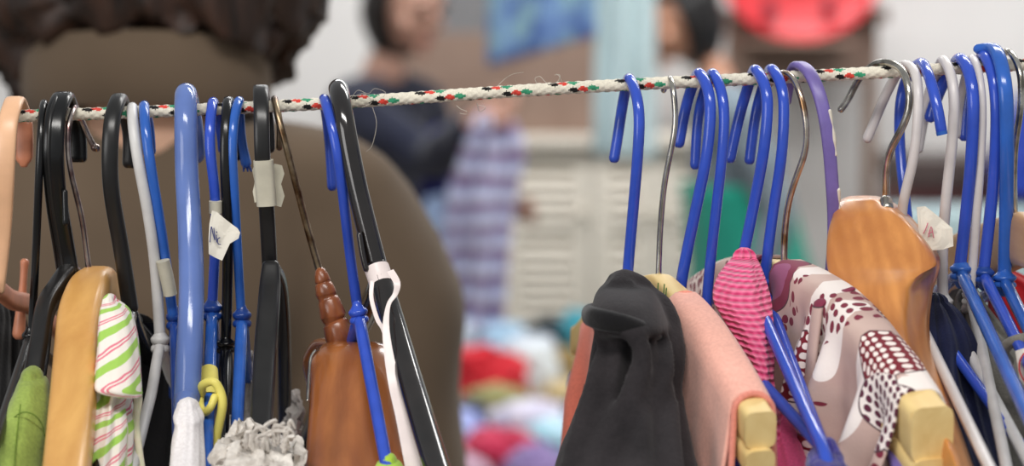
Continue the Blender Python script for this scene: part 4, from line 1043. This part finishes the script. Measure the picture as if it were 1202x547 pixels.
pile = [
 (528, 398, 4.9, 46, 46, (206, 218, 232), 'white and pale blue shirt at the left back of the pile', None),
 (548, 382, 4.98, 40, 40, (60, 96, 140), 'steel blue garment at the back left of the pile', None),
 (585, 402, 4.95, 66, 40, (176, 208, 232), 'pale sky blue garment at the back of the pile above the red one', None),
 (622, 416, 4.85, 60, 36, (214, 222, 232), 'bluish white garment left of the black one in the pile', None),
 (648, 398, 4.98, 90, 36, (28, 44, 52), 'black and dark teal garment at the back of the pile', None),
 (678, 390, 4.92, 34, 44, (56, 150, 166), 'turquoise garment at the back right of the pile', None),
 (562, 450, 4.5, 96, 72, (206, 36, 50), 'large bright red garment in the middle of the pile', None),
 (582, 474, 4.35, 70, 34, (150, 146, 96), 'olive garment just below the red one in the pile', None),
 (628, 446, 4.6, 54, 64, (216, 222, 222), 'white crumpled garment right of the red one', None),
 (662, 436, 4.7, 40, 44, (146, 122, 70), 'mustard brown garment half hidden by the black shirt', None),
 (668, 470, 4.45, 60, 40, (198, 176, 130), 'tan garment in the pile beside the black shirt edge', None),
 (624, 492, 4.2, 84, 36, (222, 212, 222), 'lilac white garment in the lower part of the pile', (190, 190, 214)),
 (548, 492, 4.3, 60, 36, (60, 66, 92), 'dark slate garment below the red one at left of the pile', None),
 (535, 515, 4.05, 66, 50, (112, 122, 190), 'periwinkle blue garment at lower left of the pile', (176, 186, 224)),
 (586, 536, 3.85, 84, 56, (196, 50, 84), 'crimson pink garment at the bottom of the pile', None),
 (652, 518, 4.0, 60, 44, (124, 196, 212), 'aqua garment at lower right of the pile', (206, 214, 226)),
 (630, 552, 3.75, 70, 46, (140, 120, 170), 'mauve garment at the bottom edge of the pile', None),
 (540, 560, 3.75, 60, 46, (206, 170, 190), 'pale pink garment at the bottom left edge of the pile', None),
 (690, 500, 4.2, 60, 60, (90, 96, 110), 'grey garment hidden partly behind the black shirt', None),
 (500, 470, 4.5, 60, 80, (160, 170, 190), 'grey blue garment at the pile edge behind the brown jacket', None),
 (740, 430, 4.7, 90, 70, (180, 90, 80), 'brick red garment in the pile hidden behind the shirts', None),
 (830, 440, 4.6, 110, 70, (90, 120, 150), 'denim blue garment in the pile hidden behind the shirts', None),
]
for i, (px, py, d, w, h, c, lb, c2) in enumerate(pile): crumple(px, py, d, w * 1.12, h * 1.15, c, lb, i + 1, c2=c2)

# ================================================================== PEOPLE
DG = None
def skin_mesh(verts, edges, radii, root=0, sub=1):
    me = bpy.data.meshes.new('tmp'); me.from_pydata([tuple(v) for v in verts], edges, []); o = bpy.data.objects.new('tmp', me); COL.objects.link(o)
    m = o.modifiers.new('s', 'SKIN'); m.use_smooth_shade = True; m.branch_smoothing = .6
    sv = me.skin_vertices[0].data
    for i, r in enumerate(radii):
        sv[i].radius = (r, r) if isinstance(r, (int, float)) else r
        sv[i].use_root = (i == root)
    if sub: s = o.modifiers.new('d', 'SUBSURF'); s.levels = sub; s.render_levels = sub
    dg = bpy.context.evaluated_depsgraph_get(); ev = o.evaluated_get(dg); em = ev.to_mesh()
    V = [v.co.copy() for v in em.vertices]; Fc = [tuple(p.vertices) for p in em.polygons]
    ev.to_mesh_clear(); bpy.data.objects.remove(o); bpy.data.meshes.remove(me)
    return V, Fc, [(0, 0)] * len(V)
def remesh(geo, vox, smooth=4, fac=.5):
    v, f, u = geo
    me = bpy.data.meshes.new('tmp'); me.from_pydata([tuple(x) for x in v], [], f); o = bpy.data.objects.new('tmp', me); COL.objects.link(o)
    m = o.modifiers.new('r', 'REMESH'); m.mode = 'VOXEL'; m.voxel_size = vox
    if smooth: s = o.modifiers.new('s', 'SMOOTH'); s.iterations = smooth; s.factor = fac
    dg = bpy.context.evaluated_depsgraph_get(); ev = o.evaluated_get(dg); em = ev.to_mesh()
    V = [x.co.copy() for x in em.vertices]; Fc = [tuple(p.vertices) for p in em.polygons]
    ev.to_mesh_clear(); bpy.data.objects.remove(o); bpy.data.meshes.remove(me)
    return V, Fc, [(0, 0)] * len(V)
def ellip(c, r, ns=20, nr=14, fn=None):
    V, Fc = [], []
    for i in range(nr + 1):
        th = math.pi * i / nr
        for j in range(ns):
            a = 2 * math.pi * j / ns; p = Vector((math.sin(th) * math.cos(a), math.sin(th) * math.sin(a), math.cos(th)))
            q = Vector((p.x * r[0], p.y * r[1], p.z * r[2]))
            if fn: q = fn(p, q)
            V.append(Vector(c) + q)
    for i in range(nr):
        for j in range(ns):
            Fc.append((i * ns + j, (i + 1) * ns + j, (i + 1) * ns + (j + 1) % ns, i * ns + (j + 1) % ns))
    return V, Fc, [(0, 0)] * len(V)
def headgeo(c, tilt):
    """head facing local +Y, c centre; tilt = pitch down in rad"""
    R_ = Matrix.Rotation(-tilt, 3, 'X')
    def shape(p, q):
        if p.z < 0: k = 1 + .25 * p.z; q.x *= k; q.y *= (1 + .08 * p.z)
        if p.y > .3 and p.z < -.4: q.y += .012
        return q
    parts = [ellip((0, 0, 0), (.073, .092, .112), fn=shape)]
    parts.append(ellip((0, .095, -.012), (.012, .018, .024)))           # nose
    parts.append(ellip((0, .092, -.024), (.016, .014, .010)))
    for s in (-1, 1):
        parts.append(ellip((s * .074, -.008, -.005), (.010, .018, .030)))  # ears
        parts.append(ellip((s * .03, .083, .022), (.024, .010, .007)))   # brow
        parts.append(ellip((s * .045, .06, -.03), (.022, .022, .02)))     # cheek
    parts.append(ellip((0, .085, -.092), (.022, .016, .014)))           # chin
    parts.append(ellip((0, .089, -.058), (.022, .010, .006)))           # upper lip
    parts.append(ellip((0, .088, -.068), (.019, .010, .006)))
    v, f, u = merge(*parts)
    return [Vector(c) + R_ @ x for x in v], f, u
def human(name, loc, yaw, label, skin_c, arms_j, head_tilt=0.0, lean=0.0, scale=1.0, head_yaw=0.0, top=None, legs=None, shoes=None, topname='jacket', legname='trousers', skirt=None, hairfn=None, hair_c=(30, 24, 22), vox=.0055, topr=1.0, wsc=.88):
    root = thing(name, Vector((loc[0], loc[1], 0)), label, 'person')
    MW = Matrix.Translation(Vector((loc[0], loc[1], 0))) @ Matrix.Rotation(yaw, 4, 'Z') @ Matrix.Scale(scale, 4)
    arms_j = [tuple(Vector((q[0] * wsc, q[1], q[2])) if i < 2 else q for i, q in enumerate(J)) for J in arms_j]
    def L(x, y, z):      # lean bends the trunk forward above the hips
        if z > .9: y += (z - .9) * lean
        return Vector((x, y, z))
    V, E, R_ = [], [], []
    def add(p, r, parent=None):
        V.append(Vector(p)); R_.append(r)
        if parent is not None: E.append((parent, len(V) - 1))
        return len(V) - 1
    pel = add(L(0, 0, .93), (.13, .10)); wai = add(L(0, 0, 1.05), (.105, .08), pel); che = add(L(0, 0, 1.22), (.10, .07), wai)
    up = add(L(0, -.005, 1.32), (.068, .045), che); nk = add(L(0, 0, 1.41), .05, up); nk2 = add(L(0, .012, 1.47), .048, nk)
    hands = []
    for s in (-1, 1):
        J = arms_j[0 if s < 0 else 1]   # shoulder, elbow, wrist, hand direction
        sh = add(L(s * .13 * wsc, 0, 1.33), .042, up); sh2 = add(L(s * .17 * wsc, 0, 1.30), .042, sh)
        el = add(J[0], .034, sh2); fa = add(Vector(J[0]).lerp(Vector(J[1]), .35), .033, el); wr = add(J[1], .024, fa)
        hd = Vector(J[2]).normalized(); pn = Vector(J[3]).normalized()   # hand direction, thumb-side vector
        cpt = Vector(J[1]) + hd * .045; pa = add(cpt, (.030, .022), wr)
        kn = Vector(J[1]) + hd * .085
        curl = hd.cross(pn).normalized()
        for k, (o, ln) in enumerate(((.027, .062), (.009, .072), (-.009, .068), (-.026, .052))):
            b = kn + pn * o
            f1 = add(b, .0095, pa); f2 = add(b + hd * ln * .45 + curl * ln * .12, .0085, f1); f3 = add(b + hd * ln * .8 + curl * ln * .45, .0078, f2); add(b + hd * ln * .85 + curl * ln * .75, .0065, f3)
        tb = Vector(J[1]) + hd * .03 + pn * .026
        t1 = add(tb, .011, pa); t2 = add(tb + hd * .028 + pn * .022 + curl * .008, .0098, t1); add(tb + hd * .055 + pn * .024 + curl * .02, .008, t2)
    for s in (-1, 1):
        hp = add(Vector((s * .085, 0, .86)), .085, pel); kn_ = add(Vector((s * .095, .01, .48)), .056, hp); an = add(Vector((s * .1, -.02, .09)), .035, kn_)
        ft = add(Vector((s * .105, .05, .045)), .035, an); add(Vector((s * .115, .14, .03)), .028, ft)
    body = skin_mesh(V, E, R_, 0, 1)
    hc = L(0, .035, 1.565) + Vector((0, .02 * head_tilt * 4, -.02 * abs(head_tilt)))
    hg = headgeo((0, 0, 0), head_tilt); HY = Matrix.Rotation(head_yaw, 3, 'Z')
    hg = ([hc + HY @ x for x in hg[0]], hg[1], hg[2])
    g = remesh(merge(body, hg), vox, 3, .5)
    def TW(geo): return [MW @ x for x in geo[0]], geo[1], geo[2]
    skm = NT(name + '_skin'); nn = skm.n('ShaderNodeTexNoise', i_Scale=25.0); skm.l(skm.coord(), nn.inputs['Vector'])
    skm = skm.set(skm.ramp(nn.outputs['Fac'], [(.3, dark(skin_c, .93)), (.7, skin_c)]), .55, Subsurface_Weight=.05)
    v, f, u = TW(g); mk('body', v, f, skm, root, u)
    RT = HY @ Matrix.Rotation(-head_tilt, 3, 'X')
    dk = plastic(name + '_eye', (40, 28, 24), .2); lp = plastic(name + '_lips', (170, 96, 90), .5)
    for s in (-1, 1):
        e = ellip((0, 0, 0), (.013, .006, .007)); v = [MW @ (hc + RT @ (Vector((s * .03, .088, .008)) + x)) for x in e[0]]; mk('eye', v, e[1], dk, root, e[2])
        e = ellip((0, 0, 0), (.019, .005, .004)); v = [MW @ (hc + RT @ (Vector((s * .031, .094, .028)) + x)) for x in e[0]]; mk('eyebrow', v, e[1], dk, root, e[2])
    e = ellip((0, 0, 0), (.021, .006, .008)); v = [MW @ (hc + RT @ (Vector((0, .097, -.062)) + x)) for x in e[0]]; mk('mouth', v, e[1], lp, root, e[2])
    # clothes
    V, E, R_ = [], [], []
    k = topr
    a = add(L(0, 0, .86), (.165 * k, .125 * k)); b = add(L(0, 0, 1.02), (.15 * k, .115 * k), a); c = add(L(0, 0, 1.2), (.16 * k, .12 * k), b); d_ = add(L(0, -.005, 1.32), (.125 * k, .095 * k), c); add(L(0, 0, 1.395), .072, d_)
    for s in (-1, 1):
        J = arms_j[0 if s < 0 else 1]
        sh = add(L(s * .115 * wsc, 0, 1.362), .068, d_); s2 = add(L(s * .178 * wsc, 0, 1.322), .072, sh)
        el = add(J[0], .056, s2); m_ = add(Vector(J[0]).lerp(Vector(J[1]), .5), .05, el); add(Vector(J[0]).lerp(Vector(J[1]), .93), .04, m_)
    tg = remesh(skin_mesh(V, E, R_, 0, 2), .009, 6, .5)
    # soft wrinkles
    tg = ([p + Vector((nz(p, 14, 3), nz(p, 14, 5), nz(p, 10, 8))) * .008 for p in tg[0]], tg[1], tg[2])
    v, f, u = TW(tg); mk(topname, v, f, top, root, u)
    if skirt:
        rows = []
        ns = 48; VV, FF = [], []
        for i in range(24):
            q = i / 23; z = 1.13 - .65 * q
            for j in range(ns):
                an = 2 * math.pi * j / ns; rr_ = 1 + .05 * q * math.sin(9 * an + 1)
                VV.append(L((.165 + .06 * q) * rr_ * math.cos(an), (.135 + .06 * q) * rr_ * math.sin(an), z))
        for i in range(23):
            for j in range(ns): FF.append((i * ns + j, (i + 1) * ns + j, (i + 1) * ns + (j + 1) % ns, i * ns + (j + 1) % ns))
        o = mk('skirt', [MW @ x for x in VV], FF, skirt, root); solid(o, .004)
    if legs:
        V, E, R_ = [], [], []
        p0 = add(Vector((0, 0, .95)), (.15, .12)); 
        for s in (-1, 1):
            h = add(Vector((s * .09, 0, .82)), .1, p0); kk = add(Vector((s * .096, .01, .48)), .075, h); add(Vector((s * .1, -.018, .10)), .062, kk)
        lg = remesh(skin_mesh(V, E, R_, 0, 2), .01, 4, .5); v, f, u = TW(lg); mk(legname, v, f, legs, root, u)
    for s in (-1, 1):
        def shf(p, q):
            if q.z < -.03: q.z = -.03
            return q
        e = ellip((s * .11, .06, .04), (.045, .125, .042), fn=shf); v = [MW @ x for x in e[0]]; mk('shoe', v, e[1], shoes or M['blackcloth'], root, e[2])
    if hairfn:
        hv = hairfn(); v = [MW @ (hc + RT @ x) for x in hv[0]]
        mk('hair', v, hv[1], hairmat(name, hair_c), root, hv[2])
    return root, MW, hc
def hairmat(name, c):
    t = NT(name + '_hair'); v = t.coord('Object', (60, 60, 8)); n = t.n('ShaderNodeTexNoise', i_Scale=1.0, i_Detail=6.0, i_Distortion=1.0); t.l(v, n.inputs['Vector'])
    t.bump(n.outputs['Fac'], .6, .004)
    return t.set(t.ramp(n.outputs['Fac'], [(.3, dark(c, .5)), (.7, tuple(min(255, x * 1.5) for x in c))]), .5)
def lerpv(a, b, t): return a + (b - a) * t
def hair_bob():   # chin length curly bob, face open at +Y
    def fn(p, q):
        w = q.copy()
        if p.z < -.1: w.x *= 1.08 + .1 * abs(nz(p, 2, 4)); w.y *= 1.0
        w *= 1 + .12 * nz(p, 5, 1) + .06 * nz(p, 11, 2)
        if p.z < -.3: w.z -= .03 * (0.5 + nz(p, 3.0, 9)) * 1.4 - .05 * max(0, 1 - (q.x / .085) ** 2) * min(1, (-p.z - .3) * 2)
        if p.y > .35 and p.z < .55: w.y = min(w.y, .05)
        return w
    return ellip((0, -.012, -.02), (.114, .115, .172), 96, 64, fn)
def hair_short():
    def fn(p, q):
        w = q * (1 + .06 * nz(p, 6, 1))
        if p.y > .15 and p.z < .5: w.y = min(w.y, .02)
        if p.z < -.35: w.z *= .8
        return w
    return ellip((0, -.016, .018), (.087, .102, .118), 64, 48, fn)
def hair_mid():
    def fn(p, q):
        w = q * (1 + .07 * nz(p, 6, 1))
        if p.y > .3 and p.z < .5: w.y = min(w.y, .035)
        return w
    return ellip((0, -.018, -.005), (.094, .105, .138), 64, 48, fn)
v, f, u = blackshirt_done(remesh)
BS = mk('black_shirt', v, f, M['blackshirt'], None, u)
tag(BS, 'charcoal black shirt with rolled collar on the first blue hanger of the right group', 'shirt')
collar = [W(774, 396, .918), W(766, 391, .905), W(752, 386, .899), W(736, 381, .896), W(720, 378, .895), W(705, 375, .898), (W(695, 372, .906)), W(691, 369, .93), W(696, 364, .955)]
clothobj('rolled_collar', sweep(collar, [(pr(8), pr(10)), (pr(14), pr(16)), (pr(18), pr(18)), (pr(20), pr(18)), (pr(22), pr(18)), (pr(23), pr(17)), (pr(23), pr(17)), (pr(22), pr(16)), (pr(16), pr(12))], ref=ZZ, expo=2, nseg=18), M['blackcloth'], None, None, parent=BS)
# jacket of the near person
def jacket_mat():
    t = NT('brown_wool_jacket'); n = t.n('ShaderNodeTexNoise', i_Scale=400.0, i_Detail=3.0); t.l(t.coord(), n.inputs['Vector'])
    n2 = t.n('ShaderNodeTexNoise', i_Scale=6.0, i_Detail=3.0); t.l(t.coord(), n2.inputs['Vector'])
    a = t.ramp(n2.outputs['Fac'], [(.3, (92, 78, 64)), (.7, (112, 96, 80))]); t.bump(n.outputs['Fac'], .3, .001)
    return t.set(a, .95, Sheen_Weight=.1, Specular_IOR_Level=.1)
dA = 1.66
PA = W(176, 300, dA)
arml = ((-.20, -.01, 1.07), (-.21, .08, .84), (0, .25, -1), (0.2, 1, .25)); armr = ((.20, -.01, 1.07), (.21, .08, .84), (0, .25, -1), (-.2, 1, .25))
rootA, MA, hcA = human('person', (PA.x, PA.y), 0, 'person in a brown jacket seen from behind, dark curly hair, left of the scene', (196, 150, 122), (arml, armr), scale=1.0, top=jacket_mat(), legs=cloth('dark_denim', (40, 46, 60), 300), shoes=M['blackcloth'], hairfn=hair_bob, hair_c=(44, 28, 20))
# jacket collar
cpts = []
for j in range(24):
    a = 2 * math.pi * j / 24; cpts.append(MA @ Vector((.078 * math.cos(a), .068 * math.sin(a) - .002, 1.412 + .012 * -math.sin(a))))
v, f, u = sweep(cpts, [(.026, .010)], closed=True, ref=Vector((0, 0, 1)), nseg=12, sub=2)
mk('collar', v, f, bpy.data.materials['brown_wool_jacket'], rootA, u)
# navy person
dB = 5.45
PB = W(440, 200, dB)
aB = ((-.23, .06, 1.07), (-.16, .28, 1.06), (.25, 1, .1), (.3, 0, 1)); aB2 = ((.14, .27, 1.19), (.27, .47, 1.30), (.1, 1, .15), (-.3, 0, 1))
rootB, MB_, hcB = human('person', (PB.x - .0, PB.y), math.radians(-125), 'person in a navy jacket looking down at a striped blouse, centre left background', (206, 160, 140), (aB, aB2), head_tilt=.35, lean=.06, scale=.968, head_yaw=math.radians(-12), top=cloth('navy_jacket', (40, 44, 62), 200, .2, .3, c2=(24, 26, 38)), legs=cloth('black_denim', (30, 30, 38), 300), hairfn=hair_mid, hair_c=(30, 24, 22), vox=.006)
# person in grey top and teal skirt
dC = 5.75
PC = W(882, 200, dC)
aC = ((-.20, -.02, 1.06), (-.20, .05, .83), (0, .25, -1), (.2, 1, .25)); aC2 = ((.20, -.02, 1.06), (.20, .05, .83), (0, .25, -1), (-.2, 1, .25))
rootC, MC_, hcC = human('person', (PC.x, PC.y), math.radians(100), 'dark-haired person in a grey top and teal skirt facing left in the background', (206, 152, 124), (aC, aC2), head_tilt=.45, lean=.20, scale=.95, head_yaw=math.radians(10), top=cloth('grey_blue_top', (128, 142, 152), 200, .2, .15), skirt=cloth('teal_skirt', (40, 158, 136), 200, .2, .15), hairfn=hair_mid, hair_c=(16, 14, 15), vox=.006, topname='knit_top')
# striped blouse held by the navy person
def stripe2():
    t = NT('lilac_stripes'); sp = t.n('ShaderNodeSeparateXYZ'); t.l(t.coord(), sp.inputs[0])
    nn = t.n('ShaderNodeTexNoise', i_Scale=8.0); t.l(t.coord(), nn.inputs['Vector'])
    s = t.math('FRACT', t.math('ADD', t.math('MULTIPLY', sp.outputs['Z'], 19.0), t.math('MULTIPLY', nn.outputs['Fac'], 1.2)))
    return t.set(t.ramp(s, [(0, (190, 200, 222)), (.3, (160, 160, 196)), (.5, (100, 84, 120)), (.75, (136, 108, 134)), (.92, (190, 200, 222))]), .9)
dS = 4.97
o = clothobj('striped_blouse', loft([(138, 562, 584, dS, .02), (150, 554, 596, dS, .04), (175, 548, 604, dS, .05), (205, 540, 600, dS, .06), (240, 530, 592, dS, .07), (300, 524, 586, dS, .08), (350, 520, 584, dS, .08), (385, 518, 582, dS, .08)], fold=.018, nf=5, seed=2, nseg=80), stripe2(), 'lilac striped blouse held up above the clothes pile', 'blouse')
o = clothobj('pale_blue_shirt', loft([(238, 506, 526, 5.15, .02), (260, 500, 530, 5.15, .04), (320, 498, 532, 5.15, .05), (385, 496, 534, 5.15, .05)], fold=.01, nf=5, seed=4), cloth('pale_blue_cotton', (160, 182, 216), 200, .15, .15), 'pale blue shirt hanging behind the brown jacket sleeve beside the striped blouse', 'shirt')
o = clothobj('royal_blue_shirt', loft([(160, 505, 545, 5.28, .03), (190, 498, 552, 5.28, .05), (230, 498, 546, 5.28, .05), (262, 505, 535, 5.28, .04)], fold=.008, nf=5, seed=4), cloth('dark_royal_cotton', (28, 32, 104), 200, .15, .15), 'dark royal blue cloth hanging over the navy person\'s arm', 'shirt')

# ================================================================== LIGHT
w = bpy.data.worlds.new('world'); sc.world = w; w.use_nodes = True
bg = w.node_tree.nodes['Background']; bg.inputs[0].default_value = (0.95, .98, 1.0, 1); bg.inputs[1].default_value = .38
def area(name, loc, target, size, sy, power, c=(1, 1, 1)):
    l = bpy.data.lights.new(name, 'AREA'); l.shape = 'RECTANGLE'; l.size = size; l.size_y = sy; l.energy = power; l.color = c
    o = bpy.data.objects.new(name, l); COL.objects.link(o); o.location = loc
    o.rotation_euler = (Vector(target) - Vector(loc)).to_track_quat('-Z', 'Y').to_euler(); return o
area('ceiling_light_front', (-.05, -.55, 3.0), (.1, 1.0, 1.4), 1.6, .35, 36, (1, .97, .93))
area('soft_light_left', (-1.9, -1.3, 1.9), (.1, 1.0, 1.3), 1.6, 1.4, 26, (1, .98, .96))  # broad area lamp added out of view for soft left-front light; no window
area('ceiling_light_mid', (.9, 2.6, 3.1), (.8, 3.0, 0), 1.6, .5, 40, (1, .98, .95))
area('ceiling_light_back', (.6, 4.9, 3.1), (.6, 5.2, 0), 3.0, .6, 82, (1, .99, .98))
def proj(p):
    q = p - CAM; d = q.dot(FW); return (CX + q.dot(RX) / d * F, CY - q.dot(UP) / d * F)
for r_, m_, h_ in ((rootA, MA, hcA), (rootB, MB_, hcB), (rootC, MC_, hcC)): print('HEAD', proj(m_ @ h_))
# clean helper properties
for o in bpy.data.objects:
    if '_org' in o: del o['_org']
